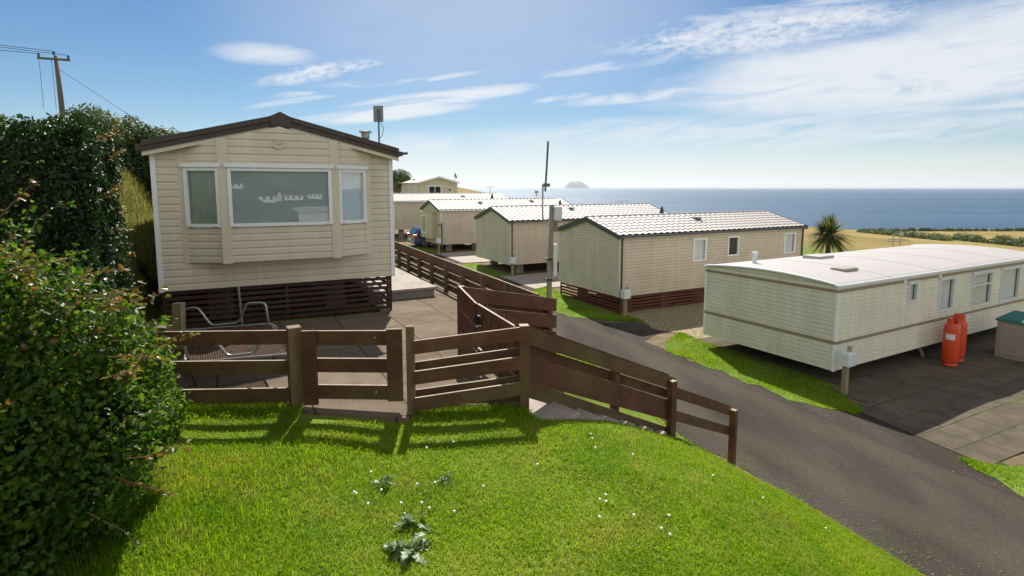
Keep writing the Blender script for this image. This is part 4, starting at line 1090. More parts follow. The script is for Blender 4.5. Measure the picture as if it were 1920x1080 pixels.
# power pole and its wires
gpx, gpy = -29.05, 37.0; gp = gz(gpx, gpy)
pp_ = thing('power_pole', 'wooden power pole with a crossarm on the skyline above the scrub', 'power pole', (gpx, gpy, gp))
mb = MB(); mb.tube([(0, 0, -.3), (-.05, 0, 5.6 - gp), (-.13, 0, 8.35 - gp)], [.16, .15, .12], 10); mb.build('shaft', MT['polewood'], pp_, smooth=True)
mb = MB(); mb.hexa([(-1.2, -.2, 8.12 - gp), (.85, -.2, 7.98 - gp), (.85, -.12, 7.98 - gp), (-1.2, -.12, 8.12 - gp), (-1.2, -.2, 8.25 - gp), (.85, -.2, 8.11 - gp), (.85, -.12, 8.11 - gp), (-1.2, -.12, 8.25 - gp)]); mb.build('crossarm', MT['polewood'], pp_)
for x, z in ((-1.1, 8.25), (-.13, 8.36), (.78, 8.1)):
    mb = MB(); mb.lathe([(.03, 0), (.07, .04), (.05, .1), (.08, .16), (.05, .24), (0, .26)], 10, (x, -.16, z - gp)); mb.build('insulator', MT['greytrim'], pp_)
mb = MB()
for x, z, tx, ty, tz in ((-1.1, 8.45, -17.5, -10, 1.2), (-.13, 8.6, -16.5, -10, 1.5), (.78, 8.35, -15.5, -10, 1.5)):
    a = Vector((x, -.16, z - gp)); b = a + Vector((tx, ty, tz)); pts = []
    for i in range(13):
        t_ = i / 12; p = a.lerp(b, t_); p.z -= .5 * 4 * t_ * (1 - t_) * .6; pts.append(p)
    mb.tube(pts, .018, 5)
mb.tube([(-.13, 0, 7.6 - gp), (5.0, 3.0, 3.2 - gp)], .018, 5)
for x in (-1.15, -.35): mb.tube([(x, -.1, 8.1 - gp), (x + .02, -.1, 5.0 - gp)], .013, 5)
mb.build('wire', MT['wire'], pp_)

# ------------------------------------------------------------------ vegetation
def half_leaf(kind):
    if kind == 'haw': return [(0, 0), (.12, .14), (.40, .26), (.20, .40), (.44, .58), (.19, .68), (.25, .86), (0, 1)]
    if kind == 'oval': return [(0, 0), (.22, .2), (.30, .48), (.17, .8), (0, 1)]
    return [(0, 0), (.10, .3), (.08, .7), (0, 1)]
def leaves(name, P, Nrm, size, m, parent=None, kind='oval', fold=.35, jitter=.9, droop=.0, flat=None):
    n = len(P); H = half_leaf(kind); k = len(H)
    nr = Nrm + RNG.normal(0, jitter, (n, 3)); nr /= np.linalg.norm(nr, axis=1)[:, None] + 1e-9
    tv = RNG.normal(0, 1, (n, 3)); tv[:, 2] -= droop
    tv -= nr * (tv * nr).sum(1)[:, None]; tv /= np.linalg.norm(tv, axis=1)[:, None] + 1e-9
    bv = np.cross(nr, tv)
    sz = size * RNG.uniform(.6, 1.3, n)
    V = np.zeros((n, 2 * k - 2, 3), np.float32)
    cols = []
    for j, (a, b) in enumerate(H):
        lift = fold * a - .25 * b * b
        V[:, j] = P + sz[:, None] * (bv * a + tv * b + nr * lift)
    for j in range(1, k - 1):
        a, b = H[j]; lift = fold * a - .25 * b * b
        V[:, k + j - 1] = P + sz[:, None] * (-bv * a + tv * b + nr * lift)
    base = (np.arange(n) * (2 * k - 2))[:, None]
    l1 = base + np.arange(k)[None]
    l2 = base + np.array([0] + [k - 1] + [k + j - 1 for j in range(k - 2, 0, -1)])[None]
    L = np.stack([l1, l2], 1).reshape(-1)
    return np_mesh(name, V.reshape(-1, 3), L, k, m, parent)

def blob_points(blobs, n, depth=.35, zmin=-99):
    blobs = np.array(blobs, float)
    w = blobs[:, 3] ** 2; w /= w.sum()
    P, N = [], []
    got = 0
    while got < n:
        i = RNG.choice(len(blobs), n, p=w)
        d = RNG.normal(0, 1, (n, 3)); d /= np.linalg.norm(d, axis=1)[:, None]
        r = blobs[i, 3] * (1 - depth * RNG.random(n) ** 1.6 + .06 * RNG.normal(0, 1, n))
        p = blobs[i, :3] + d * r[:, None] * np.array([1, 1, .9])
        dist = np.linalg.norm(p[:, None] - blobs[None, :, :3], axis=2) / blobs[None, :, 3]
        keep = (dist.min(1) > 1 - depth * 1.05) & (p[:, 2] > zmin)
        P.append(p[keep]); N.append(d[keep]); got += keep.sum()
    return np.concatenate(P)[:n], np.concatenate(N)[:n]

def shoot(parent, p, d, length, lsize, kind, curve=(0, 0, .2), n=9, r=.004, leafm='redleaf'):
    LP, LN = [], []
    p = Vector(p); d = Vector(d).normalized(); pts = [p.copy()]
    for i in range(n):
        d = (d + Vector(curve) * .12 + Vector((random.gauss(0, .09), random.gauss(0, .09), random.gauss(0, .09)))).normalized()
        p = p + d * length / n; pts.append(p.copy())
        if i >= 1:
            for _ in range(3):
                LP.append(tuple(p + Vector((random.gauss(0, .014), random.gauss(0, .014), random.gauss(0, .014))))); LN.append((random.gauss(0, .4), random.gauss(0, .4), 1))
    mb = MB(); mb.tube(pts, [r * (1 - .7 * i / n) for i in range(n + 1)], 5)
    o = mb.build('shoot', MT['twig'], parent)
    leaves('shoot_leaf', np.array(LP), np.array(LN), lsize, MT[leafm], o, kind, .3, .5)

# foreground hawthorn
hb = thing('hawthorn_bush', 'big leafy hawthorn bush with reddish young tips filling the lower left corner', 'bush', (-3.1, 3.5, -2.4))
bl = []
for _ in range(150):
    d = np.array([random.gauss(0, 1), random.gauss(0, 1), random.gauss(0, 1)]); d /= np.linalg.norm(d)
    c_ = np.array([-3.12, 3.55, -1.62]) + d * np.array([.78, .85, .82]) * random.uniform(.8, 1.12)
    bl.append((c_[0], c_[1], c_[2], random.uniform(.12, .30)))
for x, y, z, r in ((-3.12, 3.55, -1.6, .9), (-3.3, 3.4, -.62, .42), (-2.85, 3.5, -.72, .38), (-2.5, 3.5, -.95, .36), (-2.35, 3.4, -1.5, .36), (-2.3, 3.3, -1.75, .32), (-3.0, 3.2, -2.1, .6), (-3.7, 3.0, -1.0, .7), (-3.4, 3.5, -.5, .3)): bl.append((x, y, z, r))
bl = [(b[0] - .27, b[1], b[2], b[3]) for b in bl]
P, N = blob_points(bl, 62000, .45, -2.45)
N[:, 2] += .55
base = np.array([-3.1, 3.5, -2.4])
leaves('foliage', P - base, N, .044, MT['hawthorn'], hb, 'haw', .35, .95)
red = (P[:, 2] > -.95 + .2 * RNG.normal(0, 1, len(P))) & (RNG.random(len(P)) < .14)
leaves('young_foliage', P[red] - base + N[red] * .02, N[red], .036, MT['redleaf'], hb, 'haw', .3, .7)
for s_ in ((-3.02, 3.3, -.36, .15, 0, 1, .3), (-2.86, 3.3, -.40, .5, 0, .8, .36), (-2.72, 3.35, -.48, 1, .1, .25, .42), (-2.5, 3.35, -.66, 1, 0, .12, .50), (-2.42, 3.4, -.78, 1, .1, .22, .52),
           (-2.3, 3.4, -.95, 1, 0, -.05, .35), (-2.25, 3.3, -1.02, 1, -.1, .1, .42), (-2.2, 3.2, -1.12, 1, .1, .25, .30), (-2.15, 3.3, -1.4, 1, 0, .05, .3), (-2.12, 3.2, -1.62, 1, 0, .1, .35),
           (-2.2, 3.2, -1.72, 1, -.2, -.4, .4), (-2.3, 3.1, -1.9, 1, -.1, -.5, .4), (-3.2, 3.2, -.3, -.2, 0, 1, .3), (-2.6, 3.2, -.6, .5, -.2, .8, .28), (-2.9, 3.1, -.5, .3, -.4, .8, .25)):
    shoot(hb, (s_[0] - .2 - base[0], s_[1] - base[1], s_[2] - base[2]), s_[3:6], s_[6], .034, 'haw', leafm='redleaf' if random.random() < .6 else 'hawthorn')
mb = MB()
for k in range(9):
    q = k * .7; e = Vector((random.uniform(-.8, .3), random.uniform(-.2, .6), random.uniform(.7, 1.25)))
    mb.tube([(random.uniform(-.15, .15), random.uniform(-.15, .15), -.05), e * .45 + Vector((.05, .02, 0)), e], [.035, .02, .006], 7)
mb.build('branch', MT['bark'], hb)

for k in range(64):
    i_ = random.randrange(len(P)); q_ = P[i_]
    while not (q_[2] > -1.35 and q_[1] < 3.9 and (N[i_][2] > .3 or N[i_][0] > .5)): i_ = random.randrange(len(P)); q_ = P[i_]
    shoot(hb, tuple(q_ - base), (N[i_][0] + random.uniform(0, .7), N[i_][1] * .5, abs(N[i_][2]) + random.uniform(.0, .7)), random.uniform(.16, .48), .036, 'haw', leafm=random.choice(['redleaf', 'hawthorn', 'hawthorn']), curve=(.3, 0, -.3))

# clipped hedge on the left
hd = thing('hedge', 'tall dark clipped hedge with a squared end behind the hawthorn bush', 'hedge', (-5.4, 5.9, -2.2))
base = np.array([-5.4, 5.9, -2.2])
cor = np.array([-3.78, 5.05]); eu = np.array([-.454, .891]); ev = np.array([-.985, -.17])    # along the right face, along the front face
def hpt(n, face):
    a = RNG.random(n); b = RNG.random(n); dep = RNG.random(n) ** 1.7 * .28
    zt = .54; zbm = -2.5
    lum = lambda s, t: .07 * np.sin(s * 5.1 + 1) * np.sin(t * 4.3) + .05 * np.sin(s * 11 + t * 7)
    if face == 0:
        s = a * 4.2; z = zbm + b * (zt - zbm) ; xy = cor[None] + ev[None] * s[:, None] + eu[None] * (dep - lum(s, z))[:, None]; nn = np.array([.1, -1, .25])
    elif face == 1:
        s = a * 1.75; z = zbm + b * (zt - zbm); xy = cor[None] + eu[None] * s[:, None] + ev[None] * (dep - lum(s, z))[:, None]; nn = np.array([.9, .4, .35])
    else:
        s = a * 4.2; t = b * 1.75; xy = cor[None] + ev[None] * s[:, None] + eu[None] * t[:, None]; z = zt - dep + lum(s * 1.3, t) + .05; nn = np.array([0, 0, 1.])
        return np.column_stack([xy, z]), np.repeat(nn[None], n, 0)
    edge = np.minimum(1, (zt - z) / .2); 
    return np.column_stack([xy, z]), np.repeat(nn[None], n, 0)
Ps, Ns = zip(*[hpt(n_, f_) for n_, f_ in ((40000, 0), (22000, 1), (20000, 2))])
P = np.concatenate(Ps); N = np.concatenate(Ns)
# round off the arrises
leaves('foliage', P - base, N, .046, MT['hedge'], hd, 'oval', .3, .6)
for k in range(12):
    s = random.uniform(0, 4.0); t = random.uniform(0, 1.6); xy = cor + ev * s + eu * t
    shoot(hd, (xy[0] - base[0], xy[1] - base[1], .55 - base[2]), (random.gauss(0, .3), random.gauss(0, .3), 1), random.uniform(.08, .2), .036, 'oval', leafm='hedge')
for k in range(12):
    t = random.uniform(.1, 1.7); z = random.uniform(-1.6, .6); xy = cor + eu * t
    shoot(hd, (xy[0] - base[0], xy[1] - base[1], z - base[2]), (1, random.gauss(0, .3), random.uniform(0, .6)), random.uniform(.10, .28), .034, 'oval')
mb = MB()
inner = [cor + ev * .45 + eu * .35, cor + ev * 4.1 + eu * .35, cor + ev * 4.1 + eu * 1.5, cor + ev * .45 + eu * 1.5]
mb.hexa([(p[0] - base[0], p[1] - base[1], -.35) for p in inner] + [(p[0] - base[0], p[1] - base[1], .22 - base[2]) for p in inner])
mb.build('light_block_core', MT['bark'], hd)  # solid box hidden in the leaves, added so no light shows through
mb = MB()
for a_, b_ in (((.75, -.95), (.45, -.25)), ((1.7, -1.4), (1.3, -.5))):
    p = cor + ev * a_[0] + eu * .12; q = cor + ev * b_[0] + eu * .14; mb.tube([(p[0] - base[0], p[1] - base[1], a_[1] - base[2]), ((p[0] + q[0]) / 2 - base[0] + .04, (p[1] + q[1]) / 2 - base[1], (a_[1] + b_[1]) / 2 - base[2] + .1), (q[0] - base[0], q[1] - base[1], b_[1] - base[2])], [.02, .017, .008], 7)
mb.build('branch', MT['bark'], hd)

# scrub on the bank
def shrub(label, c_, rad, n, size, m='gorse', blobs=16, name='bush', cat='bush', group=None, kind='oval', squash=.75):
    b_ = gz(c_[0], c_[1]); t = thing(name, label, cat, (c_[0], c_[1], b_), 0, group)
    bl = []
    for _ in range(blobs):
        d = np.array([random.gauss(0, 1), random.gauss(0, 1), random.gauss(0, .8)]); d /= np.linalg.norm(d)
        r = rad * random.uniform(.28, .45)
        bl.append((d[0] * rad * .68, d[1] * rad * .68, c_[2] - b_ + d[2] * rad * squash * .68, r))
    bl.append((0, 0, c_[2] - b_, rad * .62))
    P, N = blob_points(bl, n, .4)
    N[:, 2] += .4
    leaves('foliage', P, N, size, MT[m], t, kind, .25, .7)
    mb = MB()
    for k in range(6):
        e = Vector((random.uniform(-.5, .5) * rad, random.uniform(-.5, .5) * rad, c_[2] - b_ + random.uniform(-.1, .4) * rad))
        mb.tube([(random.uniform(-.1, .1), random.uniform(-.1, .1), -.3), e * .5 + Vector((.1, 0, 0)), e], [.09, .06, .02], 6)
    mb.build('trunk', MT['bark'], t)
    return t
shrub('broad grey green scrub bush on the bank below the power pole', (-11.3, 15.6, .92), 1.5, 16000, .085)
shrub('sloping green bush on the bank at the roof corner of the cream home', (-10.7, 16.6, .85), 1.35, 15000, .08)
shrub('bright leafy shrub top showing above the far left of the hedge', (-10.6, 11.0, 1.05), .85, 7000, .075, 'hawthorn', kind='haw')
shrub('dark low bush on the bank between hedge and cream home', (-7.2, 10.1, -1.75), .62, 7000, .06, 'hedge')
shrub('small tree behind the farthest cream home', (-13.6, 66, .75), 1.9, 5000, .16, 'gorse', name='tree', cat='tree')

# cabbage palm beside the white home
px_, py_ = 17.0, 30.0; b_ = gz(px_, py_)
pt_ = thing('palm_tree', 'spiky cabbage palm beyond the white caravan, brown dead leaves on one side', 'palm tree', (px_, py_, b_))
cz = -2.55 - b_
mb = MB(); mb.tube([(.1, 0, -.2), (.05, 0, cz * .5), (0, 0, cz)], [.16, .13, .12], 10); mb.build('trunk', MT['bark'], pt_, smooth=True)
def spikes(name, n, m, cen, azr, elr, ln):
    V, L = [], []
    for _ in range(n):
        az = random.uniform(*azr); el = random.uniform(*elr); l = ln * random.uniform(.7, 1.1)
        d = Vector((math.cos(az) * math.cos(el), math.sin(az) * math.cos(el), math.sin(el))); sd = d.cross(Vector((0, 0, 1))).normalized()
        p = Vector(cen); w0 = .032; k = 5; base_ = len(V); sag = random.uniform(.2, .65)
        for i in range(k + 1):
            t_ = i / k; q = p + d * l * t_ + Vector((0, 0, -sag * l * t_ * t_ * .6)); wd = w0 * (1 - t_) ** .7 * (.6 + .8 * min(1, t_ * 4)) + .002
            V += [tuple(q - sd * wd), tuple(q + sd * wd)]
        for i in range(k): a = base_ + i * 2; L += [a, a + 1, a + 3, a + 2]
    return np_mesh(name, V, L, 4, m, pt_)
spikes('crown', 420, MT['palmleaf'], (0.05, 0, cz), (0, 6.283), (-.8, 1.5), 1.5)
spikes('dead_leaf', 110, MT['palmdry'], (-.25, 0, cz + .1), (1.9, 4.4), (-.2, 1.2), 1.0)

# field hedges and shoreline scrub
def hedgerow(label, a, b, hgt, n, size, m='gorse'):
    a, b = Vector(a), Vector(b); mid = (a + b) / 2; bz = gz(mid.x, mid.y)
    t = thing('hedgerow', label, 'hedgerow', (mid.x, mid.y, bz)); L_ = (b - a).length; k = max(6, int(L_ / (hgt * .9)))
    bl = []
    for i in range(k):
        p = a.lerp(b, (i + random.uniform(-.4, .4)) / k); r = hgt * random.uniform(.4, .95)
        bl.append((p.x - mid.x + random.gauss(0, .3) * hgt, p.y - mid.y + random.gauss(0, .3) * hgt, gz(p.x, p.y) - bz + r * .5, r))
    P, N = blob_points(bl, n, .4); N[:, 2] += .4
    leaves('foliage', P, N, size, MT[m], t, 'oval', .2, .7)
    return t
def at(px, dist): return ((px - 960) / 1050 / .99 * dist, dist)
hedgerow('dark hedgerow slanting across the straw field beyond the palm', (132, 212), (99.5, 126), 1.5, 9000, .34)
hedgerow('dark hedgerow along the near edge of the straw field beyond the white caravan roof', (124, 156), (104, 110), 1.7, 7000, .34)
hedgerow('thin dark line of scrub along the cliff edge above the sea', (205, 352), (345, 352), 1.7, 9000, .7)

# lawn grass blades
def blades(name, X, Y, length, width, m, lean=.35, patchy=True):
    n = len(X); Z = ground(X, Y)
    az = RNG.uniform(0, 2 * np.pi, n); le = RNG.gamma(2.0, lean / 2, n)
    pn = .5 + .5 * np.sin(X * 2.1 + 1.3 * np.sin(Y * 1.7)) * np.sin(Y * 2.6 + X * .8)
    l = length * RNG.uniform(.55, 1.25, n) * ((.7 + .6 * pn) if patchy else 1)
    w_ = width * RNG.uniform(.7, 1.3, n)
    dx, dy = np.cos(az), np.sin(az); sa = az + np.pi / 2 + RNG.normal(0, .5, n); sx_, sy_ = np.cos(sa), np.sin(sa)
    h1, h2 = .55, 1.0
    bx = [0, l * le * .35, l * le * 1.0]; bz_ = [-.01 + 0 * l, l * h1, l * np.maximum(.25, h2 - .35 * le)]
    V = np.zeros((n, 5, 3), np.float32)
    V[:, 0] = np.column_stack([X - sx_ * w_ / 2, Y - sy_ * w_ / 2, Z + bz_[0]]); V[:, 1] = np.column_stack([X + sx_ * w_ / 2, Y + sy_ * w_ / 2, Z + bz_[0]])
    mx, my = X + dx * bx[1], Y + dy * bx[1]
    V[:, 2] = np.column_stack([mx - sx_ * w_ * .38, my - sy_ * w_ * .38, Z + bz_[1]]); V[:, 3] = np.column_stack([mx + sx_ * w_ * .38, my + sy_ * w_ * .38, Z + bz_[1]])
    V[:, 4] = np.column_stack([X + dx * bx[2], Y + dy * bx[2], Z + bz_[2]])
    b5 = (np.arange(n) * 5)[:, None]
    L = np.concatenate([b5 + np.array([[0, 1, 3]]), b5 + np.array([[0, 3, 2]]), b5 + np.array([[2, 3, 4]])], 1).reshape(-1)
    o = np_mesh(name, V.reshape(-1, 3), L, 3, m)
    return o
# front lawn: sample where the camera looks
n = 560000
X = RNG.uniform(-4.2, 6.2, n); Y = RNG.uniform(2.2, 9.2, n)
u, w = toUW(X, Y)
vis = (X > -.95 * Y - .2) & (X < .98 * Y + .3)
front = np.where(X < -1.0, 5.86, 5.80) + 0 * X
fence_w = np.where(u < 2.76, 99, 5.13 + .249 * (u - 2.76) - .27 + .035 * (u - 2.76))
lawn = vis & (u < 7.42 + .12 * np.sin(w * 3) + RNG.normal(0, .07, n)) & (Y < np.where(u < 2.76, front + .06 * np.sin(X * 9), 99)) & (w < fence_w)
gatep = (X > -2.2) & (X < -1.12) & (Y > 5.42 + .06 * np.sin(X * 7))
lawn &= ~gatep
steps_in = (u > 9.8) & (u < 5.4) & (w > fence_w - .24 + .03 * (u - 2.8))

thin = np.clip((7.5 - u + .35 * np.sin(w * 2.2) * np.sin(w * 5.3 + u * 3)) / .9, 0.05, 1); lawn &= RNG.random(n) < thin
lawn &= RNG.random(n) < np.clip(3.6 / Y, .35, 1)
o = blades('lawn_grass', X[lawn], Y[lawn], .036, .0060, MT['grass'], 1.05); tag(o, 'bright green lawn grass in the foreground', 'grass', kind='stuff')
# longer tufts by the bush and along fence
n = 26000
X = np.concatenate([RNG.uniform(-3.0, -1.3, n // 2), RNG.uniform(-3.8, .2, n // 2)]); Y = np.concatenate([RNG.uniform(2.5, 5.0, n // 2), RNG.normal(5.72, .10, n // 2)])
dn = np.where(np.arange(n) < n // 2, np.clip((-1.3 - X) / 1.2, 0, 1), .5) ; k = (RNG.random(n) < dn) & ~((X > -2.2) & (X < -1.12) & (Y > 5.4)) & (Y < 5.9)
o = blades('long_grass', X[k], Y[k], .085, .0055, MT['grass'], .8); tag(o, 'longer rough grass along the fence foot and by the bush', 'grass', kind='stuff')
# verge between long fence and road, strips before the homes
def area(n, ul_, ur_, w0, w1):
    w_ = RNG.uniform(w0, w1, n); t_ = RNG.random(n); a = np.interp(w_, ul_[0], ul_[1]); b = np.interp(w_, ul_[0], ur_)
    u_ = a + (b - a) * t_; return .891 * u_ - .454 * w_, .454 * u_ + .891 * w_
xs_, ys_ = [], []
for n_, (ws_, a, b) in ((26000, P1), (16000, P2), (9000, P3), (5000, P4), (4000, P5)):
    x, y = area(n_, (ws_, a), b, ws_[0], ws_[-1]); xs_.append(x); ys_.append(y)
ws_ = np.array([6.8, 40.]); x, y = area(34000, (ws_, np.array([4.5, 4.75])), np.array([7.35, 7.35]), 6.9, 26); xs_.append(x); ys_.append(y)
o = blades('verge_grass', np.concatenate(xs_), np.concatenate(ys_) , .062, .014, MT['grass'], .75); tag(o, 'mown green grass on the road verges before the homes', 'grass', kind='stuff')
# dry grass on the bank
n = 26000
u_ = RNG.uniform(-4.2, -1.15, n); w_ = RNG.uniform(8.5, 26, n)
X, Y = .891 * u_ - .454 * w_, .454 * u_ + .891 * w_
o = blades('dry_grass', X, Y, .22, .014, MT['drygrass'], .5); tag(o, 'straw coloured dry grass on the bank left of the cream home', 'grass', kind='stuff')
# scattered weeds at the road edge
n = 5000
w_ = RNG.uniform(.5, 8, n); u_ = 7.55 + RNG.exponential(.22, n)
X, Y = .891 * u_ - .454 * w_, .454 * u_ + .891 * w_; k = (np.sin(w_ * 2.3) + np.sin(w_ * 5.1) > .1)
o = blades('road_edge_weeds', X[k], Y[k], .03, .006, MT['grass'], .8); tag(o, 'thin weeds creeping over the road edge', 'weeds', kind='stuff')

# loose stones at the road edges
n = 1500
w_ = RNG.uniform(1.0, 16, n); u_ = np.where(RNG.random(n) < .75, 7.5 + RNG.exponential(.28, n), 10.9 - RNG.exponential(.3, n))
X, Y = .891 * u_ - .454 * w_, .454 * u_ + .891 * w_; Z = ground(X, Y) + .016; r_ = RNG.uniform(.005, .016, n)
O6 = np.array([(1, 0, 0), (0, 1, 0), (-1, 0, 0), (0, -1, 0), (0, 0, .7), (0, 0, -.6)])
V = np.column_stack([X, Y, Z])[:, None] + O6[None] * r_[:, None, None] * RNG.uniform(.6, 1.3, (n, 6, 1))
F = np.array([(0, 1, 4), (1, 2, 4), (2, 3, 4), (3, 0, 4), (1, 0, 5), (2, 1, 5), (3, 2, 5), (0, 3, 5)]).reshape(-1)
o = np_mesh('loose_stones', V.reshape(-1, 3), ((np.arange(n) * 6)[:, None] + F[None]).reshape(-1), 3, MT['pier']); tag(o, 'loose stones scattered at the road edges', 'stones', kind='stuff')

# thistles and docks in the lawn
def weed(loc, label, n, ln, up=.6):
    z = gz(loc[0], loc[1]); t = thing('thistle', label, 'weed', (loc[0], loc[1], z))
    for _ in range(n):
        az = random.uniform(0, 6.283); el = random.uniform(.15, 1.2) * up + .1; l = ln * random.uniform(.6, 1.1); d = Vector((math.cos(az) * math.cos(el), math.sin(az) * math.cos(el), math.sin(el))); sd = d.cross(Vector((0, 0, 1))).normalized()
        mb = MB(); k = 9; base_ = 0
        o_ = Vector((random.gauss(0, .025), random.gauss(0, .025), .01))
        for i in range(k + 1):
            t_ = i / k; q = o_ + d * l * t_ + Vector((0, 0, -.45 * l * t_ * t_)); wd = l * .17 * math.sin(math.pi * min(1, t_ * .93 + .07)) * (1 if i % 2 else .5) + .001
            up_ = Vector((0, 0, .18 * wd + random.gauss(0, .004)))
            mb.v += [tuple(q - sd * wd + up_ * 1.5), tuple(q), tuple(q + sd * wd + up_ * 1.5)]
        for i in range(k):
            a = i * 3; mb.f += [(a, a + 1, a + 4, a + 3), (a + 1, a + 2, a + 5, a + 4)]
        mb.build('leaf', MT['weed'], t, recalc=False)
    return t
weed((-1.02, 4.22), 'grey green thistle rosette farthest from the camera in the lawn', 9, .17, 1.0)
weed((-.66, 3.42), 'largest grey green thistle at the bottom edge of the lawn', 16, .22)
weed((-.70, 3.72), 'upright thistle leaves just beyond the largest thistle', 9, .18, 1.0)
weed((-.55, 4.33), 'small green dock plant right of the far thistle', 7, .12, .9)
# daisies / clover heads
t = thing('clover_flower', 'small white clover or daisy head in the lawn', 'flower', (0, 0, -50), 0, 'white flower heads in the lawn')
mb = MB(); mb.tube([(0, 0, 0), (.004, 0, .03), (.006, 0, .058)], .0015, 5); mb.build('stem', MT['stem'], t)
mb = MB(); mb.lathe([(0, .052), (.007, .055), (.0105, .061), (.008, .067), (0, .070)], 9, (.006, 0, 0)); mb.build('flower_head', MT['petal'], t)
def gpix():
    fl = []
    for cx_, cy_, n_, s_ in ((-1.05, 4.05, 7, .10), (-.85, 3.85, 7, .10), (-.55, 3.75, 5, .08), (-.6, 4.2, 4, .06), (.75, 3.75, 6, .16), (1.05, 3.75, 6, .10), (-.2, 4.2, 2, .2), (.5, 4.5, 5, .35), (-.5, 5.0, 7, .5), (1.1, 5.2, 6, .5), (1.2, 3.3, 3, .3), (2.2, 4.6, 5, .7), (.3, 5.4, 6, .4), (3.2, 5.2, 5, .6)):
        for _ in range(n_): fl.append((random.gauss(cx_, s_), random.gauss(cy_, s_)))
    return fl
for i, (x, y) in enumerate(gpix()):
    u_, w_ = toUW(x, y)
    if u_ > 2.7 and w_ > 4.8: continue
    if y > 5.6 or i % 2 == 1: continue
    if i == 0: t.location = (x, y, gz(x, y)); t.rotation_euler = (0, 0, 1)
    else: copy_thing(t, (x, y, gz(x, y) - random.uniform(0, .02)), random.uniform(0, 6))

# cottages and caravans on the hillside behind the viewer (mirrored in the bay window)
ct = thing('cottage', 'white cottage on the far hillside, mirrored in the big bay window', 'cottage', (62, -100, gz(62, -100)), .4, 'cottages mirrored in the bay window')
mb = MB(); mb.box(-4.5, 4.5, -3, 3, -1.5, 2.9); mb.extrude_poly([(-3, 2.9), (3, 2.9), (0, 5.0)], 0, -4.49, 4.49); mb.build('wall', MT['whitepaint'], ct)
for s_ in (-1, 1):
    mb = MB(); mb.extrude_poly([(s_ * 3.4, 2.7), (0, 5.08), (0, 5.25), (s_ * 3.4, 2.9)], 0, -4.8, 4.8); mb.build('roof', MT['greytrim'], ct)
for x_ in (-2.8, 0, 2.8):
    mb = MB(); mb.box(x_ - .5, x_ + .5, 3.0, 3.05, 1.0, 2.2); mb.build('window', MT['darkglass'], ct)
ct.location = (92, -165, gz(92, -165)); ct.scale = (.8, .8, .8)
for x_, y_, r_ in ((78, -172, .1), (104, -182, .9), (118, -190, .3), (128, -172, 1.2), (140, -210, .0), (112, -225, .6), (86, -205, .4), (150, -190, .8)):
    copy_thing(ct, (x_, y_, gz(x_, y_)), r_)
for k_, (x_, y_) in enumerate(((23.5, -34), (26.5, -33.5), (29.5, -33), (32.5, -32), (37, -31))):
    c_ = copy_thing(hw, (x_, y_, -5.0), R(-62), 'old white caravan behind the viewer, mirrored low in the big bay window'); c_['group'] = 'caravans mirrored in the bay window'

# ------------------------------------------------------------------ sea, island, boat
m, nt, out = mk('sea_water')
v = coords(nt)
c = ramp(nt, noise(nt, coords(nt, (.25, 1, 1), (0, 0, R(-8))), .006, 7, .6), [(.3, (.010, .050, .10)), (.55, (.018, .070, .13)), (.75, (.035, .10, .165))])
rgh = math_(nt, 'ADD', math_(nt, 'MULTIPLY', noise(nt, coords(nt, (.15, 1, 1), (0, 0, R(-5))), .004, 5, .6), .30), .26)
p = principled(nt, out, c, rgh, 0, .26, noise(nt, coords(nt, (.4, 1, 1), (0, 0, R(-10))), .11, 8, .7), .8, 2.2)
mb = MB(); R0 = 20000
mb.quad((-R0, -300, -30), (R0, -300, -30), (R0, R0, -30), (-R0, R0, -30))
tag(mb.build('sea', m), kind='structure')
isl = MB()
nx_, ny_ = 60, 24
cxi, cyi = 1794, 15600
V, L = [], []
for j in range(ny_ + 1):
    for i in range(nx_ + 1):
        a = -1 + 2 * i / nx_; b = -1 + 2 * j / ny_
        r_ = math.sqrt(a * a + b * b)
        hgt = 80 * max(0, 1 - r_ ** 2.1) ** .8 * (1 + .07 * math.sin(a * 9 + b * 4)) + 26 * max(0, 1 - r_ ** 6) - 3
        if a > 0: hgt *= (1 - .18 * a)
        V.append((a * 145, b * 120, hgt))
for j in range(ny_):
    for i in range(nx_):
        q = j * (nx_ + 1) + i; L += [q, q + 1, q + nx_ + 2, q + nx_ + 1]
o = np_mesh('island', V, L, 4, MT['rock'], smooth=True); o.location = (cxi, cyi, -30); o.scale = (2.45, 2.5, 1.95)
tag(o, 'lone domed rocky island on the hazy sea horizon', 'island')
sb = thing('sailing_boat', 'tiny white sailing boat far out on the sea', 'boat', (1312, 1769, -30.0), R(30))
mb = MB(); mb.add([(-4, 0, 1.2), (0, -1.4, 1.2), (4, -1.2, 1.1), (4, 1.2, 1.1), (0, 1.4, 1.2), (-3.4, 0, -.2), (0, -.9, -.2), (3.8, -.8, -.2), (3.8, .8, -.2), (0, .9, -.2)], [(0, 1, 2, 3, 4), (9, 8, 7, 6, 5), (0, 1, 6, 5), (1, 2, 7, 6), (2, 3, 8, 7), (3, 4, 9, 8), (4, 0, 5, 9)]); mb.build('hull', MT['whitepaint'], sb)
mb = MB(); mb.add([(-3.5, 0, 1.8), (.2, .3, 1.8), (.1, 0, 9.5), (-3.5, .04, 1.8), (.2, .34, 1.8), (.1, .04, 9.5)], [(0, 1, 2), (5, 4, 3), (0, 1, 4, 3), (1, 2, 5, 4), (2, 0, 3, 5)]); mb.tube([(.25, 0, 1), (.25, 0, 10)], .08, 6); mb.build('sail', MT['whitepaint'], sb)

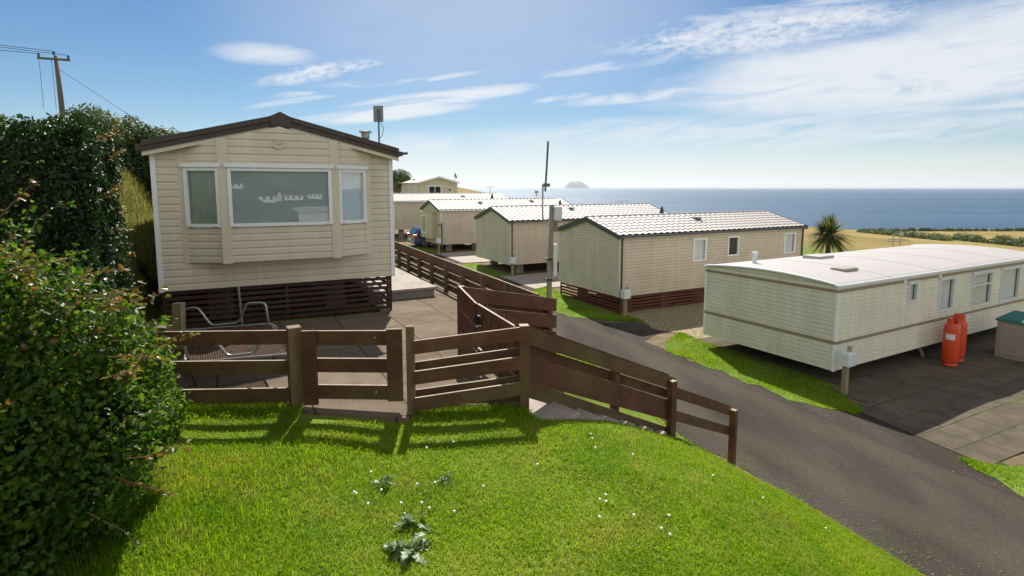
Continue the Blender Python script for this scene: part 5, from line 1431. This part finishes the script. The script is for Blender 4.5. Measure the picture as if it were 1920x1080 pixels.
# ------------------------------------------------------------------ sky, sun, haze, camera
SUN_AZ, SUN_EL = -4.3, 46.5
W_ = bpy.data.worlds.new('World'); S.world = W_; W_.use_nodes = True
nt = W_.node_tree; nt.nodes.clear()
wo = nt.nodes.new('ShaderNodeOutputWorld'); bg = nt.nodes.new('ShaderNodeBackground'); bg.inputs[1].default_value = .055
sky = nt.nodes.new('ShaderNodeTexSky'); sky.sky_type = 'NISHITA'; sky.sun_disc = False
sky.sun_elevation = R(SUN_EL); sky.sun_rotation = R(SUN_AZ); sky.air_density = 1.0; sky.dust_density = 0; sky.ozone_density = 4; sky.altitude = 30
tc = nt.nodes.new('ShaderNodeTexCoord'); sp = nt.nodes.new('ShaderNodeSeparateXYZ'); nt.links.new(tc.outputs['Generated'], sp.inputs[0])
ysafe = math_(nt, 'MAXIMUM', sp.outputs[1], .05)
GX = math_(nt, 'DIVIDE', sp.outputs[0], ysafe); GZ = math_(nt, 'DIVIDE', sp.outputs[2], ysafe)
def dirvec(sx_, sz_, rot):
    ca, sa = math.cos(rot), math.sin(rot)
    a = math_(nt, 'ADD', math_(nt, 'MULTIPLY', GX, ca * sx_), math_(nt, 'MULTIPLY', GZ, sa * sx_))
    b = math_(nt, 'ADD', math_(nt, 'MULTIPLY', GX, -sa * sz_), math_(nt, 'MULTIPLY', GZ, ca * sz_))
    c_ = nt.nodes.new('ShaderNodeCombineXYZ'); nt.links.new(a, c_.inputs[0]); nt.links.new(b, c_.inputs[1]); return c_.outputs[0]
streak = noise(nt, dirvec(2.2, 17, .12), 1.6, 8, .62, .6)
streak2 = noise(nt, dirvec(4.5, 26, .14), 1.3, 9, .66, .9)
mott = noise(nt, dirvec(26, 48, .2), 1.8, 7, .68, .5)
mst = math_(nt, 'ADD', math_(nt, 'MULTIPLY', mott, .45), math_(nt, 'MULTIPLY', streak2, .55))
wob = math_(nt, 'MULTIPLY', math_(nt, 'SUBTRACT', noise(nt, dirvec(5, 16, .1), 1.5, 6, .6), .5), .9)
def sstep(x, a, b):
    m_ = nt.nodes.new('ShaderNodeMapRange'); m_.interpolation_type = 'SMOOTHSTEP'
    nt.links.new(x, m_.inputs[0]); m_.inputs[1].default_value = a; m_.inputs[2].default_value = b; return m_.outputs[0]
def cloud(x0, z0, a, b, rot, soft, tex, lo, hi, amp, wobk=1.0):
    ca, sa = math.cos(rot), math.sin(rot)
    dx = math_(nt, 'SUBTRACT', GX, x0); dz = math_(nt, 'SUBTRACT', GZ, z0)
    p_ = math_(nt, 'MULTIPLY', math_(nt, 'ADD', math_(nt, 'MULTIPLY', dx, ca), math_(nt, 'MULTIPLY', dz, sa)), 1 / a)
    q_ = math_(nt, 'MULTIPLY', math_(nt, 'ADD', math_(nt, 'MULTIPLY', dx, -sa), math_(nt, 'MULTIPLY', dz, ca)), 1 / b)
    r2 = math_(nt, 'ADD', math_(nt, 'MULTIPLY', p_, p_), math_(nt, 'MULTIPLY', q_, q_))
    mk_ = sstep(math_(nt, 'ADD', math_(nt, 'SUBTRACT', 1.0, r2), math_(nt, 'MULTIPLY', wob, wobk)), 0, soft)
    if tex is None: return math_(nt, 'MULTIPLY', mk_, amp)
    return math_(nt, 'MULTIPLY', math_(nt, 'MULTIPLY', mk_, sstep(tex, lo, hi)), amp)
CL = [(.0, .02, 2.6, .085, 0, 1.6, None, 0, 0, .86, .25),
      (-.06, .36, .58, .30, 0, 1.5, None, 0, 0, .55, .2),
      (-.424, .229, .118, .025, -.06, 1.3, streak, .10, .55, .95, .75),
      (-.325, .200, .15, .020, .16, 1.0, mst, .36, .62, .92, 1.2),
      (-.31, .172, .125, .012, .14, .9, streak2, .38, .62, .75, 1.2),
      (-.125, .155, .215, .019, .12, .9, streak, .30, .58, .95, .8),
      (-.22, .128, .20, .016, .09, .9, streak, .28, .58, .9, .8),
      (.09, .155, .07, .008, .13, 1., streak2, .3, .6, .75, .8),
      (.43, .268, .38, .048, .10, 1.1, mst, .30, .60, .95, 1.1),
      (.50, .322, .20, .022, .06, .9, streak, .35, .6, .75, 1.0),
      (.72, .205, .56, .085, .10, .8, streak2, .14, .50, .92, .8),
      (.95, .265, .44, .12, .15, 1., streak, .12, .5, .88, .8),
      (.62, .125, .62, .020, .09, 1., streak, .36, .62, .7, 1.0),
      (.30, .085, .95, .050, .05, 1., streak2, .24, .65, .7, 1.0),
      (.85, .145, .35, .014, .06, 1., streak2, .34, .6, .75, 1.0)]
CL += [(-.16, .185, .16, .008, .13, 1., streak2, .32, .6, .7, 1.2), (.22, .215, .26, .013, .13, 1., streak2, .30, .6, .7, 1.1), (.30, .165, .30, .014, .10, 1., streak2, .28, .58, .75, 1.0), (-.38, .150, .12, .007, .14, 1., streak2, .34, .6, .55, 1.2), (.55, .098, .5, .012, .07, 1., streak, .3, .6, .65, 1.0)]
den = None
for cdef in CL:
    d_ = cloud(*cdef); den = d_ if den is None else math_(nt, 'MAXIMUM', den, d_)
front = sstep(sp.outputs[1], .05, .2)
# unseen cloud behind and overhead, added as fill light (also what the windows reflect)
plane = nt.nodes.new('ShaderNodeVectorMath'); plane.operation = 'DIVIDE'
zs = math_(nt, 'ADD', math_(nt, 'MAXIMUM', sp.outputs[2], 0.0), .12); cz_ = nt.nodes.new('ShaderNodeCombineXYZ')
for i in range(3): nt.links.new(zs, cz_.inputs[i])
nt.links.new(tc.outputs['Generated'], plane.inputs[0]); nt.links.new(cz_.outputs[0], plane.inputs[1])
mpn = nt.nodes.new('ShaderNodeMapping'); mpn.inputs['Scale'].default_value = (.5, 1.6, 1); mpn.inputs['Rotation'].default_value = (0, 0, R(-30)); nt.links.new(plane.outputs[0], mpn.inputs[0])
cn = noise(nt, mpn.outputs[0], 1.1, 8, .6, .8)
rear = math_(nt, 'MULTIPLY', sstep(math_(nt, 'MULTIPLY', sp.outputs[1], -1.0), -.25, .25), sstep(cn, .30, .62))     # broken bright cloud added behind the viewer to fill the shaded walls
high = math_(nt, 'MULTIPLY', math_(nt, 'MULTIPLY', sstep(sp.outputs[2], .42, .75), sstep(cn, .42, .75)), .6)  # overhead cloud out of view, added to whiten the ambient light
hs = nt.nodes.new('ShaderNodeHueSaturation'); hs.inputs['Saturation'].default_value = 1.2; nt.links.new(sky.outputs[0], hs.inputs['Color'])
colr = mix(nt, math_(nt, 'MULTIPLY', den, front), hs.outputs[0], (10.0, 10.3, 10.8))
colr = mix(nt, math_(nt, 'MAXIMUM', rear, high), colr, (17.5, 16.9, 15.8))
nt.links.new(colr, bg.inputs[0]); nt.links.new(bg.outputs[0], wo.inputs[0])

sd = bpy.data.lights.new('sun', 'SUN'); sd.energy = 5.0; sd.angle = R(.5); sd.color = (1, .955, .88)
so = bpy.data.objects.new('sun', sd); COL.objects.link(so)
sv = Vector((math.sin(R(SUN_AZ)) * math.cos(R(SUN_EL)), math.cos(R(SUN_AZ)) * math.cos(R(SUN_EL)), math.sin(R(SUN_EL))))
so.rotation_euler = sv.to_track_quat('Z', 'Y').to_euler(); so.location = sv * 60

HAZE = True
if HAZE:
    m, nt, out = mk('sea_haze')
    vo = nt.nodes.new('ShaderNodeVolumePrincipled'); vo.inputs['Color'].default_value = (.86, .93, 1.0, 1); vo.inputs['Density'].default_value = 4.6e-5; vo.inputs['Anisotropy'].default_value = .35
    nt.links.new(vo.outputs[0], out.inputs['Volume'])
    mb = MB(); mb.box(-20500, 20500, -800, 20500, -36, 235); o = mb.build('haze', m); tag(o, 'pale sea haze over the water', 'haze', kind='stuff')

cam = bpy.data.cameras.new('camera'); co = bpy.data.objects.new('camera', cam); COL.objects.link(co)
cam.sensor_width = 36; cam.lens = 1050 / 1920 * 36; cam.shift_y = -70 / 1920
cam.clip_start = .05; cam.clip_end = 40000
co.rotation_euler = (math.pi / 2 - math.atan(119 / 1050), 0, 0)
S.camera = co
S.view_settings.view_transform = 'Standard'; S.view_settings.look = 'None'; S.view_settings.exposure = .6; S.view_settings.gamma = 1
S.cycles.max_bounces = 8; S.cycles.transparent_max_bounces = 12; S.cycles.volume_bounces = 0
S.cycles.use_denoising = True
